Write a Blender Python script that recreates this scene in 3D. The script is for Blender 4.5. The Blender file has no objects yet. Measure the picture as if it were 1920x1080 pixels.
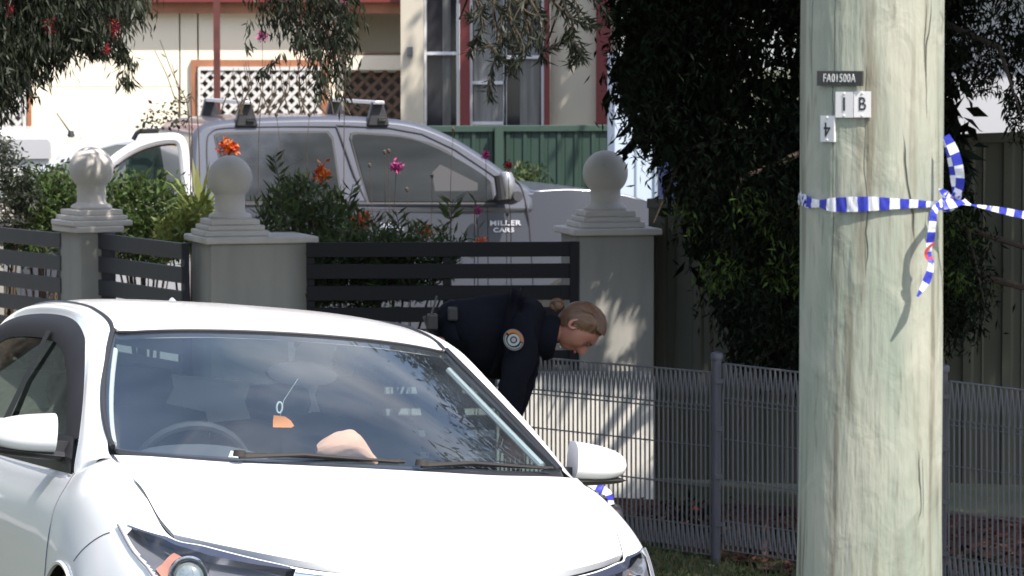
import bpy, math, random
import numpy as np
from mathutils import Vector, Matrix, noise
random.seed(7); rng = np.random.default_rng(7)
sc = bpy.context.scene
COL = sc.collection
R_ = math.radians

# ------------------------------------------------------------ camera, world, sun
EYE = 2.31; F = 7000.0; HOR = 100.0
PITCH = math.atan((540 - HOR) / F)
cd = bpy.data.cameras.new('camera'); cam = bpy.data.objects.new('camera', cd); COL.objects.link(cam)
cd.sensor_width = 36; cd.lens = 36 * F / 1920; cd.clip_start = 0.1; cd.clip_end = 3000
cam.location = (0, 0, EYE); cam.rotation_euler = (math.pi / 2 - PITCH, 0, 0)
sc.camera = cam
cd.dof.use_dof = True; cd.dof.focus_distance = 10.0; cd.dof.aperture_fstop = 18
SUN_EL = R_(54); SUN_AZ = R_(44)      # azimuth measured from the camera's back towards its right
S = Vector((math.sin(SUN_AZ) * math.cos(SUN_EL), -math.cos(SUN_AZ) * math.cos(SUN_EL), math.sin(SUN_EL)))
w = bpy.data.worlds.new("World"); sc.world = w; w.use_nodes = True
nt = w.node_tree; bg = nt.nodes['Background']
sky = nt.nodes.new('ShaderNodeTexSky'); sky.sky_type = 'NISHITA'; sky.sun_disc = False
sky.sun_elevation = SUN_EL; sky.sun_rotation = math.pi - SUN_AZ
sky.air_density = 1.0; sky.dust_density = 1.5; sky.ozone_density = 1.0
tc = nt.nodes.new('ShaderNodeTexCoord'); mp = nt.nodes.new('ShaderNodeMapping'); mp.inputs['Scale'].default_value = (2.2, 2.2, 4.5)
nz = nt.nodes.new('ShaderNodeTexNoise'); nz.inputs['Scale'].default_value = 1.6; nz.inputs['Detail'].default_value = 7
rp = nt.nodes.new('ShaderNodeValToRGB'); rp.color_ramp.elements[0].position = .43; rp.color_ramp.elements[1].position = .68
mx = nt.nodes.new('ShaderNodeMix'); mx.data_type = 'RGBA'; mx.inputs[7].default_value = (5.0, 5.2, 5.6, 1)
nt.links.new(tc.outputs['Generated'], mp.inputs[0]); nt.links.new(mp.outputs[0], nz.inputs[0]); nt.links.new(nz.outputs[0], rp.inputs[0])
nt.links.new(rp.outputs[0], mx.inputs[0]); nt.links.new(sky.outputs[0], mx.inputs[6]); nt.links.new(mx.outputs[2], bg.inputs[0])
bg.inputs[1].default_value = 0.13
sl = bpy.data.lights.new('sun', 'SUN'); so = bpy.data.objects.new('sun', sl); COL.objects.link(so)
sl.energy = 3.5; sl.angle = R_(0.55); sl.color = (1.0, .94, .85)
so.rotation_euler = S.to_track_quat('Z', 'Y').to_euler()
sc.view_settings.view_transform = 'Standard'; sc.view_settings.look = 'None'; sc.view_settings.gamma = 1
sc.view_settings.exposure = 1.1
sc.cycles.max_bounces = 8; sc.cycles.transparent_max_bounces = 24

# ------------------------------------------------------------ helpers
_c, _s = math.cos(PITCH), math.sin(PITCH)
def at(px, py, d):
    """point on the plane Y=d seen at photo pixel (px,py)"""
    v = -(py - 540) / F; wy = _c + v * _s; wz = v * _c - _s
    t = d / wy
    return Vector((t * (px - 960) / F, d, EYE + t * wz))
def sc_at(d): return F / d

def mat(name, col, rough=.6, metal=0, spec=.5, var=0, vscale=8, bump=0, bscale=60, col2=None, stretch=None, coat=0, island=0, subs=0, detail=5):
    m = bpy.data.materials.new(name); m.use_nodes = True
    t = m.node_tree; n = t.nodes; b = n['Principled BSDF']
    b.inputs['Base Color'].default_value = (*col, 1); b.inputs['Roughness'].default_value = rough
    b.inputs['Metallic'].default_value = metal; b.inputs['Specular IOR Level'].default_value = spec
    b.inputs['Coat Weight'].default_value = coat; b.inputs['Coat Roughness'].default_value = .05
    co = n.new('ShaderNodeTexCoord'); ma = n.new('ShaderNodeMapping'); t.links.new(co.outputs['Object'], ma.inputs[0])
    if stretch: ma.inputs['Scale'].default_value = stretch
    cur = None
    if var:
        no = n.new('ShaderNodeTexNoise'); no.inputs['Scale'].default_value = vscale; no.inputs['Detail'].default_value = detail
        t.links.new(ma.outputs[0], no.inputs[0])
        mr = n.new('ShaderNodeMapRange'); mr.inputs[1].default_value = .3; mr.inputs[2].default_value = .7
        t.links.new(no.outputs[0], mr.inputs[0])
        mi = n.new('ShaderNodeMix'); mi.data_type = 'RGBA'
        c2 = col2 if col2 else tuple(max(0, x * (1 - var)) for x in col)
        mi.inputs[6].default_value = (*col, 1); mi.inputs[7].default_value = (*c2, 1)
        t.links.new(mr.outputs[0], mi.inputs[0]); cur = mi.outputs[2]
    if island:
        ge = n.new('ShaderNodeNewGeometry'); hs = n.new('ShaderNodeHueSaturation')
        mr = n.new('ShaderNodeMapRange'); mr.inputs[3].default_value = 1 - island; mr.inputs[4].default_value = 1 + island
        t.links.new(ge.outputs['Random Per Island'], mr.inputs[0]); t.links.new(mr.outputs[0], hs.inputs['Value'])
        mr2 = n.new('ShaderNodeMapRange'); mr2.inputs[3].default_value = .47; mr2.inputs[4].default_value = .52
        t.links.new(ge.outputs['Random Per Island'], mr2.inputs[0]); t.links.new(mr2.outputs[0], hs.inputs['Hue'])
        if cur: t.links.new(cur, hs.inputs['Color'])
        else: hs.inputs['Color'].default_value = (*col, 1)
        cur = hs.outputs[0]
    if cur: t.links.new(cur, b.inputs['Base Color'])
    if bump:
        no = n.new('ShaderNodeTexNoise'); no.inputs['Scale'].default_value = bscale; no.inputs['Detail'].default_value = 6
        t.links.new(ma.outputs[0], no.inputs[0]); bu = n.new('ShaderNodeBump'); bu.inputs['Strength'].default_value = bump
        bu.inputs['Distance'].default_value = .01
        t.links.new(no.outputs[0], bu.inputs['Height']); t.links.new(bu.outputs[0], b.inputs['Normal'])
    if subs:
        tr = n.new('ShaderNodeBsdfTranslucent'); ms = n.new('ShaderNodeMixShader'); ms.inputs[0].default_value = subs
        if cur: t.links.new(cur, tr.inputs[0])
        else: tr.inputs[0].default_value = (*col, 1)
        t.links.new(b.outputs[0], ms.inputs[1]); t.links.new(tr.outputs[0], ms.inputs[2]); t.links.new(ms.outputs[0], n['Material Output'].inputs[0])
    return m
def glass(name, tint, ior=1.5, rough=0.0, wave=0, sky_haze=0):
    m = bpy.data.materials.new(name); m.use_nodes = True; t = m.node_tree; n = t.nodes
    n.remove(n['Principled BSDF'])
    tr = n.new('ShaderNodeBsdfTransparent'); tr.inputs[0].default_value = (*tint, 1)
    gl = n.new('ShaderNodeBsdfGlossy'); gl.inputs['Roughness'].default_value = rough; gl.inputs[0].default_value = (1, 1, 1, 1)
    fr = n.new('ShaderNodeFresnel'); ge = n.new('ShaderNodeNewGeometry'); mm = n.new('ShaderNodeMath'); mm.operation = 'MULTIPLY_ADD'
    mm.inputs[1].default_value = 1/ior-ior; mm.inputs[2].default_value = ior; t.links.new(ge.outputs['Backfacing'], mm.inputs[0]); t.links.new(mm.outputs[0], fr.inputs[0])
    ms = n.new('ShaderNodeMixShader')
    t.links.new(fr.outputs[0], ms.inputs[0]); t.links.new(tr.outputs[0], ms.inputs[1]); t.links.new(gl.outputs[0], ms.inputs[2])
    t.links.new(ms.outputs[0], n['Material Output'].inputs[0])
    if sky_haze:  # bluish diffuse veil painted in for sky glare on the glass
        df = n.new('ShaderNodeBsdfDiffuse'); df.inputs[0].default_value = (.52, .62, .74, 1); m2 = n.new('ShaderNodeMixShader'); co = n.new('ShaderNodeTexCoord'); no = n.new('ShaderNodeTexNoise'); no.inputs['Scale'].default_value = 3.5; no.inputs['Detail'].default_value = 6
        mr = n.new('ShaderNodeMapRange'); mr.inputs[1].default_value = .3; mr.inputs[2].default_value = .75; mr.inputs[3].default_value = sky_haze*.55; mr.inputs[4].default_value = sky_haze*1.5
        t.links.new(co.outputs['Object'], no.inputs[0]); t.links.new(no.outputs[0], mr.inputs[0]); t.links.new(mr.outputs[0], m2.inputs[0]); t.links.new(ms.outputs[0], m2.inputs[1]); t.links.new(df.outputs[0], m2.inputs[2]); t.links.new(m2.outputs[0], n['Material Output'].inputs[0])
    if wave:
        co = n.new('ShaderNodeTexCoord'); no = n.new('ShaderNodeTexNoise'); no.inputs['Scale'].default_value = 2.5
        bu = n.new('ShaderNodeBump'); bu.inputs['Strength'].default_value = wave; bu.inputs['Distance'].default_value = .02
        t.links.new(co.outputs['Object'], no.inputs[0]); t.links.new(no.outputs[0], bu.inputs['Height'])
        t.links.new(bu.outputs[0], gl.inputs['Normal']); t.links.new(bu.outputs[0], fr.inputs['Normal'])
    return m

class MB:
    def __init__(s): s.v = []; s.f = []; s.m = []
    def add(s, vs, fs, mi=0):
        o = len(s.v); s.v += [tuple(v) for v in vs]; s.f += [tuple(i + o for i in f) for f in fs]; s.m += [mi] * len(fs)
    def box(s, a, b, mi=0, M=None):
        x0, y0, z0 = a; x1, y1, z1 = b
        vs = [Vector(p) for p in ((x0,y0,z0),(x1,y0,z0),(x1,y1,z0),(x0,y1,z0),(x0,y0,z1),(x1,y0,z1),(x1,y1,z1),(x0,y1,z1))]
        if M is not None: vs = [M @ p for p in vs]
        s.add(vs, [(0,3,2,1),(4,5,6,7),(0,1,5,4),(1,2,6,5),(2,3,7,6),(3,0,4,7)], mi)
    def prism(s, poly, off, mi=0):
        """poly: list of 3d points (front face), off: vector to the back"""
        n = len(poly); off = Vector(off); vs = [Vector(p) for p in poly] + [Vector(p) + off for p in poly]
        s.add(vs, [tuple(range(n)), tuple(reversed(range(n, 2 * n)))] + [(i, (i + 1) % n + 0, (i + 1) % n + n, i + n)[::-1] for i in range(n)], mi)
    def tube(s, pts, r, n=8, mi=0, cap=True):
        pts = [Vector(p) for p in pts]; rr = r if hasattr(r, '__len__') else [r] * len(pts)
        rings = []; up = None
        for i, p in enumerate(pts):
            a = pts[max(0, i - 1)]; b = pts[min(len(pts) - 1, i + 1)]; t = (b - a).normalized()
            if up is None: up = t.orthogonal().normalized()
            up = (up - t * up.dot(t)); up = up.normalized() if up.length > 1e-6 else t.orthogonal().normalized()
            sd = t.cross(up)
            rings.append([p + (up * math.cos(k * 2 * math.pi / n) + sd * math.sin(k * 2 * math.pi / n)) * rr[i] for k in range(n)])
        o = [q for g_ in rings for q in g_]; fs = []
        for i in range(len(pts) - 1):
            for k in range(n): fs.append((i*n+k, i*n+(k+1)%n, (i+1)*n+(k+1)%n, (i+1)*n+k))
        if cap: fs.append(tuple(reversed(range(n)))); fs.append(tuple(range((len(pts)-1)*n, len(pts)*n)))
        s.add(o, fs, mi)
    def lathe(s, prof, n=32, c=(0,0,0), mi=0, axis='z'):
        vs = []; c = Vector(c)
        for r, z in prof:
            for k in range(n):
                a = 2 * math.pi * k / n
                q = Vector((r * math.cos(a), r * math.sin(a), z)) if axis == 'z' else Vector((r*math.cos(a), z, r*math.sin(a)))
                vs.append(c + q)
        fs = [(i*n+k, i*n+(k+1)%n, (i+1)*n+(k+1)%n, (i+1)*n+k) for i in range(len(prof)-1) for k in range(n)]
        s.add(vs, fs, mi)
    def grid(s, G, mi=0, keep=None, flip=False):
        nu = len(G); nv = len(G[0]); vs = [p for r in G for p in r]; fs = []
        for i in range(nu - 1):
            for j in range(nv - 1):
                if keep and not keep(i, j): continue
                q = (i*nv+j, (i+1)*nv+j, (i+1)*nv+j+1, i*nv+j+1)
                fs.append(q[::-1] if flip else q)
        s.add(vs, fs, mi)
    def build(s, name, mats, parent=None, smooth=True, bevel=0, angle=35, loc=None, M=None):
        me = bpy.data.meshes.new(name); vs = s.v
        if M is not None: vs = [M @ Vector(v) for v in vs]
        me.from_pydata([tuple(v) for v in vs], [], s.f); 
        mats = mats if isinstance(mats, (list, tuple)) else [mats]
        for m in mats: me.materials.append(m)
        if len(mats) > 1: me.polygons.foreach_set('material_index', s.m)
        me.validate(); me.update()
        if smooth:
            me.polygons.foreach_set('use_smooth', [True] * len(me.polygons))
            try: me.set_sharp_from_angle(angle=R_(angle))
            except Exception: pass
        o = bpy.data.objects.new(name, me); COL.objects.link(o)
        if parent: o.parent = parent
        if loc: o.location = loc
        if bevel:
            b = o.modifiers.new('bevel', 'BEVEL'); b.width = bevel; b.segments = 2; b.limit_method = 'ANGLE'; b.angle_limit = R_(40)
        return o
def tag(o, label=None, cat=None, group=None, kind=None):
    if label: o['label'] = label
    if cat: o['category'] = cat
    if group: o['group'] = group
    if kind: o['kind'] = kind
    return o
def empty(name, loc=(0,0,0), label=None, cat=None, group=None, M=None):
    o = bpy.data.objects.new(name, None); COL.objects.link(o); o.empty_display_size = .1
    if M is not None: o.matrix_world = M
    else: o.location = loc
    return tag(o, label, cat, group)
def text(s, name, size, m, parent, M, ext=.0006, sx=1, bold=0):
    cu = bpy.data.curves.new(name, 'FONT'); cu.body = s; cu.size = size; cu.extrude = ext; cu.align_x = 'CENTER'; cu.align_y = 'CENTER'; cu.offset = bold; cu.space_character = 1.12
    o = bpy.data.objects.new(name, cu); COL.objects.link(o)
    dg = bpy.context.evaluated_depsgraph_get(); me = bpy.data.meshes.new_from_object(o.evaluated_get(dg))
    bpy.data.objects.remove(o); me.transform(Matrix.Diagonal((sx, 1, 1, 1))); me.transform(M)
    me.materials.clear(); me.materials.append(m)
    o = bpy.data.objects.new(name, me); COL.objects.link(o); o.parent = parent; return o
def cr(P, n):
    """Catmull-Rom through P (list of vectors), n samples per span"""
    P = [np.array(p, float) for p in P]; out = []
    Q = [2*P[0]-P[1]] + P + [2*P[-1]-P[-2]]
    for i in range(1, len(Q) - 2):
        for k in range(n):
            t = k / n; a, b, c, d = Q[i-1], Q[i], Q[i+1], Q[i+2]
            out.append(.5*((2*b)+(-a+c)*t+(2*a-5*b+4*c-d)*t*t+(-a+3*b-3*c+d)*t**3))
    out.append(P[-1]); return out
def net(C, nu, nv):
    """bicubic surface through control net C[u][v]"""
    rows = [cr(r, nv) for r in C]; cols = list(zip(*rows))
    g_ = [cr(list(c), nu) for c in cols]
    return [list(r) for r in zip(*g_)]
def samp(G, a, b):
    """bilinear sample of dense grid at fractional indices"""
    a = min(max(a, 0), len(G)-1.001); b = min(max(b, 0), len(G[0])-1.001); i = int(a); j = int(b); fa = a-i; fb = b-j
    return G[i][j]*(1-fa)*(1-fb)+G[i+1][j]*fa*(1-fb)+G[i][j+1]*(1-fa)*fb+G[i+1][j+1]*fa*fb

# ------------------------------------------------------------ materials
M = {}
M['paint'] = mat('white_paint', (.80,.80,.81), .32, coat=.7, bump=.012, bscale=14)
M['black'] = mat('black_plastic', (.022,.021,.024), .45)
M['visor'] = mat('smoked_plastic', (.030,.026,.032), .5, spec=.2)
M['rubber'] = mat('rubber', (.02,.02,.02), .8, bump=.2)
M['chrome'] = mat('chrome', (.8,.8,.82), .12, metal=1)
M['alloy'] = mat('alloy', (.5,.51,.53), .3, metal=.9)
M['dark'] = mat('cabin_dark', (.018,.019,.022), .7)
M['seat'] = mat('seat_cloth', (.035,.037,.042), .9, bump=.1)
M['dash'] = mat('dash_plastic', (.05,.052,.058), .75)
M['liner'] = mat('headliner', (.22,.22,.21), .9)
M['ws'] = glass('windscreen_glass', (.80,.88,.90), 1.70, sky_haze=.03)
M['sideglass'] = glass('side_glass', (.40,.48,.45), 1.5)
M['lens'] = glass('lamp_lens', (.93,.95,.97), 1.4)
M['silverhouse'] = mat('lamp_reflector', (.17,.17,.19), .35, metal=.3)
M['orange_lamp'] = mat('amber_reflector', (.50,.20,.13), .4, coat=.5)

# ------------------------------------------------------------ ground
CM = None
def Rcar(yaw, pit, rol):
    Rx = np.array([[1,0,0],[0,math.cos(rol),-math.sin(rol)],[0,math.sin(rol),math.cos(rol)]])
    Ry = np.array([[math.cos(pit),0,math.sin(pit)],[0,1,0],[-math.sin(pit),0,math.cos(pit)]])
    Mm = np.array([[0,1,0],[-1,0,0],[0,0,1.]]); cy, sy = math.cos(yaw), math.sin(yaw)
    return np.array([[cy,-sy,0],[sy,cy,0],[0,0,1]]) @ Mm @ Ry @ Rx
RC = Rcar(R_(17.64), R_(-3.47), R_(-4.70)); CO = np.array([-.516, 11.03, EYE - 2.212])
CARM = Matrix([[*RC[0], CO[0]], [*RC[1], CO[1]], [*RC[2], CO[2]], [0,0,0,1]])
nv_ = RC @ np.array([0,0,1.]); PA, PB = -nv_[0]/nv_[2], -nv_[1]/nv_[2]
def sm(a, b, x): t = min(1, max(0, (x-a)/(b-a))); return t*t*(3-2*t)
def gz(X, Y):
    xc = 7*math.tanh(X/7)
    p1 = CO[2] + PA*(xc - CO[0]) + PB*(max(Y, 4) - CO[1])
    p2 = .0 - .06*(xc - .917) + .02*(min(Y, 20) - 16.8)
    p3 = .12
    k = sm(12.5, 15.2, Y); z = p1*(1-k) + p2*k
    k = sm(18.0, 20.5, Y); return z*(1-k) + p3*k
M['grass_ground'] = mat('lawn_soil', (.045,.065,.02), .95, var=1, vscale=6, col2=(.10,.085,.045), bump=.6, bscale=40)
M['mulch'] = mat('mulch', (.085,.030,.022), .95, var=1, vscale=25, col2=(.03,.018,.014), bump=1, bscale=90)
M['concrete'] = mat('concrete', (.36,.345,.32), .9, var=.25, vscale=3, bump=.15, bscale=80)
M['asphalt'] = mat('asphalt', (.055,.055,.058), .9, var=.3, vscale=20, bump=.4, bscale=200)
def ground():
    xs = sorted(set([-400,-200,-100,-50,-30,-20,-14] + [round(-10+.5*i, 2) for i in range(41)] + [14,20,30,50,100,200,400]))
    ys = sorted(set([-200,-100,-50,-25,-10,-4] + [round(.5*i, 2) for i in range(56)] + [30,34,40,60,100,200,500]))
    g_ = MB(); g_.grid([[(x, y, gz(x, y)) for y in ys] for x in xs])
    tag(g_.build('ground', M['grass_ground']), kind='structure')
    def sheet(name, m, inside, off, x0, x1, y0, y1, st=.25):
        b = MB(); nx = int((x1-x0)/st); ny = int((y1-y0)/st)
        for i in range(nx):
            for j in range(ny):
                x = x0+i*st; y = y0+j*st
                if inside(x+st/2, y+st/2):
                    b.add([(x,y,gz(x,y)+off),(x+st,y,gz(x+st,y)+off),(x+st,y+st,gz(x+st,y+st)+off),(x,y+st,gz(x,y+st)+off)], [(0,1,2,3)])
        return tag(b.build(name, m), kind='structure')
    sheet('road', M['asphalt'], lambda x, y: True, .02, -30, 30, -6, 3)
    sheet('driveway', M['concrete'], lambda x, y: x < .05 and y > 19.3, .02, -12, 3, 19, 31)
    sheet('garden_bed', M['mulch'], lambda x, y: y > fence_y(x) + .1, .02, .3, 7, 14.5, 18.6, .1)
def fence_y(x): return 16.8 + 1.1*(.917 - x)
ground()

# ------------------------------------------------------------ white car
def build_car():
    root = empty('parked_car', label='white hatchback parked nose towards the camera beside the timber pole, black window visors', cat='car', M=CARM)
    L = lambda lst: [np.array(p, float) for p in lst]
    C = [
     [(.87,0,.712),(.90,0,.68),(.93,0,.60),(.95,0,.45),(.94,0,.30),(.88,0,.18)],
     [(.86,.3,.716),(.89,.3,.68),(.92,.3,.6),(.94,.3,.45),(.93,.3,.3),(.87,.3,.18)],
     [(.79,.46,.736),(.82,.50,.69),(.85,.54,.6),(.86,.56,.45),(.85,.56,.3),(.8,.54,.18)],
     [(.64,.60,.762),(.68,.66,.71),(.70,.70,.62),(.70,.73,.46),(.69,.72,.3),(.65,.69,.18)],
     [(.495,.677,.78),(.51,.74,.745),(.52,.79,.66),(.52,.82,.5),(.51,.82,.33),(.5,.79,.18)],
     [(.26,.707,.884),(.28,.77,.85),(.28,.83,.76),(.28,.875,.6),(.28,.88,.4),(.28,.84,.2)],
     [(-.10,.726,.968),(-.08,.785,.93),(-.05,.85,.83),(-.02,.885,.65),(0,.885,.42),(0,.85,.2)],
     [(-.30,.803,.913),(-.30,.83,.875),(-.32,.87,.78),(-.33,.885,.62),(-.34,.88,.4),(-.34,.84,.2)],
     [(-.6,.806,.911),(-.6,.835,.87),(-.6,.872,.78),(-.6,.885,.62),(-.6,.88,.4),(-.6,.84,.2)],
     [(-1.1,.806,.912),(-1.1,.837,.87),(-1.1,.875,.78),(-1.1,.885,.62),(-1.1,.88,.4),(-1.1,.84,.2)],
     [(-1.7,.805,.918),(-1.7,.837,.875),(-1.7,.875,.78),(-1.7,.885,.62),(-1.7,.88,.4),(-1.7,.84,.2)],
     [(-2.3,.80,.93),(-2.3,.837,.885),(-2.3,.88,.80),(-2.3,.89,.62),(-2.3,.885,.4),(-2.3,.84,.2)],
     [(-2.75,.785,.955),(-2.8,.82,.90),(-2.8,.87,.80),(-2.8,.88,.62),(-2.8,.875,.4),(-2.8,.84,.2)],
     [(-3.08,.70,.98),(-3.13,.75,.93),(-3.16,.79,.82),(-3.18,.81,.62),(-3.18,.81,.4),(-3.12,.78,.25)],
     [(-3.28,.45,.99),(-3.34,.50,.94),(-3.38,.54,.80),(-3.40,.56,.62),(-3.40,.56,.4),(-3.36,.54,.25)],
     [(-3.32,0,1.0),(-3.38,0,.95),(-3.42,0,.80),(-3.45,0,.62),(-3.45,0,.4),(-3.40,0,.25)]]
    NU, NV = 24, 18
    G = net(C, NU, NV)
    # headlight region in net parameters: s (station), t (row)
    HS0, HS1 = 1.45, 4.75
    def t_lo(s):      # top edge
        return float(np.interp(s, [1.45, 3.85, 4.0, 4.15, 4.3, 4.45, 4.6, 4.75], [.05, .05, .11, .38, .69, .94, 1.14, 1.34]))
    def t_hi(s):      # bottom edge
        return float(np.interp(s, [1.45, 2.2, 2.8, 3.1, 3.4, 3.7, 4.0, 4.3, 4.6, 4.75], [.9, 2.1, 2.4, 2.12, 1.72, 1.50, 1.42, 1.40, 1.40, 1.40]))
    def inlamp(i, j):
        s = (i+.5)/NU; t = (j+.5)/NV
        return HS0+.03 < s < HS1-.25 and t_lo(s)+.06 < t < t_hi(s)-.06
    AR = .345
    def inarch(p): return min(math.hypot(p[0]-0, p[2]-.315), math.hypot(p[0]+2.6, p[2]-.315)) < AR and abs(p[1]) > .5
    bd = MB()
    for sg in (1, -1):
        H = [[p*np.array([1, sg, 1]) for p in r] for r in G]
        for r in H:
            for k, p in enumerate(r):
                for cx in (0, -2.6):
                    d = math.hypot(p[0]-cx, p[2]-.315)
                    if abs(d-AR) < .028 and abs(p[1]) > .6:
                        p[0] = cx + (p[0]-cx)*AR/d; p[2] = .315 + (p[2]-.315)*AR/d
        bd.grid(H, 0, keep=lambda i, j: not inlamp(i, j) and not inarch(sum((H[i+a][j+b] for a in (0,1) for b in (0,1)))/4), flip=sg < 0)
        for cx in (0, -2.6):   # arch lips and liners
            lip = []; lin = []
            for k in range(0, 41):
                a = math.pi*(-.06 + 1.12*k/40); x = cx+AR*math.cos(a); z = .315+AR*math.sin(a)
                lip.append((x, sg*(.884 if z > .3 else .876), z))
            bd.tube(lip, .008, 6, 0)
            bd.add([(cx+AR*math.cos(math.pi*k/20), sg*y, .315+AR*math.sin(math.pi*k/20)) for y in (.87, .45) for k in range(21)],
                   [(k, k+1, 22+k, 21+k) for k in range(20)], 1)
    # A pillars and roof rails
    I = [(-.105,.728,.968),(-.20,.722,.985),(-.30,.708,1.025),(-.46,.688,1.085),(-.653,.659,1.166),(-.84,.617,1.257),(-1.02,.567,1.335),(-1.14,.556,1.376),(-1.35,.555,1.408),(-1.6,.555,1.428),(-2.05,.555,1.437),(-2.5,.55,1.424),(-2.80,.54,1.39),(-2.93,.535,1.34),(-3.10,.56,1.18),(-3.22,.60,1.02)]
    O = [(-.20,.762,.940),(-.25,.785,.925),(-.295,.803,.916),(-.44,.766,1.016),(-.607,.728,1.11),(-.80,.690,1.20),(-.97,.66,1.285),(-1.087,.642,1.324),(-1.303,.626,1.366),(-1.586,.617,1.388),(-2.0,.616,1.393),(-2.42,.622,1.38),(-2.708,.636,1.345),(-2.83,.65,1.29),(-2.96,.70,1.14),(-3.06,.745,.985)]
    I = L(I); O = L(O); mid = []
    for a, b in zip(I, O):
        n_ = np.array([.25, .8, .55]); n_ /= np.linalg.norm(n_); mid.append((a+b)/2 + n_*.016)
    pil = net([list(r) for r in zip(I, mid, O)], 10, 6)
    roof = net([L(r) for r in [
        [(-.905,0,1.372),(-.93,.25,1.367),(-.985,.45,1.354),(-1.045,.553,1.347)],
        [(-1.2,0,1.424),(-1.2,.28,1.419),(-1.2,.45,1.404),(-1.2,.545,1.388)],
        [(-1.6,0,1.457),(-1.6,.28,1.452),(-1.6,.45,1.440),(-1.6,.545,1.425)],
        [(-2.1,0,1.468),(-2.1,.28,1.463),(-2.1,.45,1.452),(-2.1,.545,1.434)],
        [(-2.6,0,1.455),(-2.6,.28,1.450),(-2.6,.45,1.437),(-2.6,.54,1.412)],
        [(-2.95,0,1.42),(-2.95,.28,1.415),(-2.93,.45,1.40),(-2.90,.53,1.365)]]], 10, 8)
    for sg in (1, -1):
        bd.grid([[p*np.array([1,sg,1]) for p in r] for r in pil], 0, flip=sg < 0)
        bd.grid([[p*np.array([1,sg,1]) for p in r] for r in roof], 0, flip=sg > 0)
        # drip channel
        dc = [(p[0], sg*(p[1]-.004), p[2]-.004) for p in cr(I[6:14], 8)]
        bd.tube(dc, .010, 6, 1)
    # rear hatch lower
    bd.grid(net([L([(-3.10,-.56,1.18),(-3.2,0,1.20),(-3.10,.56,1.18)]), L([(-3.22,-.6,1.02),(-3.33,0,1.02),(-3.22,.6,1.02)]), L([(-3.27,-.5,.98),(-3.36,0,.97),(-3.27,.5,.98)])], 6, 10), 0)
    # underbody tray
    bd.box((-3.2,-.72,.17), (.8,.72,.24), 1)
    bd.build('body', [M['paint'], M['black']], root, angle=40)
    # hood
    hc = [L(r) for r in [
        [(.865,0,.722),(.855,.2,.724),(.81,.38,.738),(.66,.55,.760),(.512,.668,.778)],
        [(.74,0,.795),(.73,.2,.795),(.69,.38,.795),(.55,.57,.808),(.40,.690,.822)],
        [(.50,0,.876),(.49,.2,.874),(.46,.40,.872),(.36,.60,.868),(.25,.706,.889)],
        [(.25,0,.940),(.24,.2,.937),(.22,.42,.930),(.14,.62,.925),(.07,.718,.932)],
        [(.055,0,.975),(.05,.22,.974),(.02,.42,.972),(-.04,.62,.975),(-.10,.724,.972)]]]
    for r in hc:
        for p in r: p[2] += .006
    hg = net(hc, 10, 10); hb = MB()
    for sg in (1, -1): hb.grid([[p*np.array([1,sg,1]) for p in r] for r in hg], 0, flip=sg < 0)
    # folded edge of the hood
    for sg in (1, -1):
        for rr in ([hg[0][j] for j in range(len(hg[0]))], [hg[i][-1] for i in range(len(hg))]):
            a = [p*np.array([1,sg,1]) for p in rr]; b = [p-np.array([.004,sg*.006,.02]) for p in a]
            hb.grid([a, b], 0, flip=sg > 0)
    hb.build('hood', M['paint'], root, angle=50)
    gp = MB()
    seam_m = mat('seam_shadow_gap', (.12,.12,.13), .9)
    for sg in (1, -1):
        gp = MB(); gp.tube([(p[0]-.001, sg*(p[1]+.0015), p[2]-.007) for p in [r[-1] for r in hg]], .0022, 6); gp.build('hood_seam', seam_m, root)
    # cowl and windscreen
    wg = net([L(r) for r in [
        [(.035,0,.985),(.03,.25,.985),(-.03,.48,.985),(-.13,.65,.988),(-.225,.708,1.0)],
        [(-.25,0,1.12),(-.26,.25,1.117),(-.31,.45,1.11),(-.38,.60,1.095),(-.46,.684,1.082)],
        [(-.56,0,1.25),(-.57,.25,1.245),(-.61,.42,1.23),(-.69,.57,1.20),(-.76,.634,1.212)],
        [(-.895,0,1.372),(-.92,.25,1.366),(-.975,.44,1.352),(-1.01,.52,1.345),(-1.035,.556,1.342)]]], 10, 10)
    UU = np.linspace(0, 1, len(wg)); VV = np.linspace(0, 1, len(wg[0])); ba = lambda u, v: [u**i*v**j for i in range(3) for j in (0, 2, 4)]
    A_m = np.array([ba(u, v) for u in UU for v in VV]); Bm = np.array([p for r in wg for p in r]); wt = np.array([(3 if (u in (0,1) or v == 1) else 1) for u in UU for v in VV])[:,None]
    by = lambda u, v: [u**i*v**j for i in range(3) for j in (1, 3, 5)]; A_y = np.array([by(u, v) for u in UU for v in VV])
    cx_ = np.linalg.lstsq(A_m*wt, Bm[:,[0,2]]*wt, rcond=None)[0]; cy_ = np.linalg.lstsq(A_y*wt, Bm[:,1:2]*wt, rcond=None)[0]
    wg = [[np.array([*(np.array(ba(u, v))@cx_), float((np.array(by(u, v))@cy_)[0])])[[0,2,1]] for v in np.linspace(0, 1, 41)] for u in np.linspace(0, 1, 31)]
    nu, nvv = len(wg), len(wg[0])
    ws = MB(); fr = MB()
    def band(i, j):
        u = i/(nu-1); v = j/(nvv-1)
        return u < .045 or u > .955 or v > .955
    for sg in (1, -1):
        H = [[p*np.array([1,sg,1]) for p in r] for r in wg]
        ws.grid(H, 0, flip=sg < 0)
        n_ = np.array([-.004, 0, -.007])
        fr.grid([[p+n_ for p in r] for r in H], 0, keep=lambda i, j: band(i+.5, j+.5), flip=sg < 0)
    ws.build('windshield', M['ws'], root)
    wp = bpy.data.objects[-1] if False else None
    fr.build('windshield_border', M['black'], root)
    se = MB()
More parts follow.
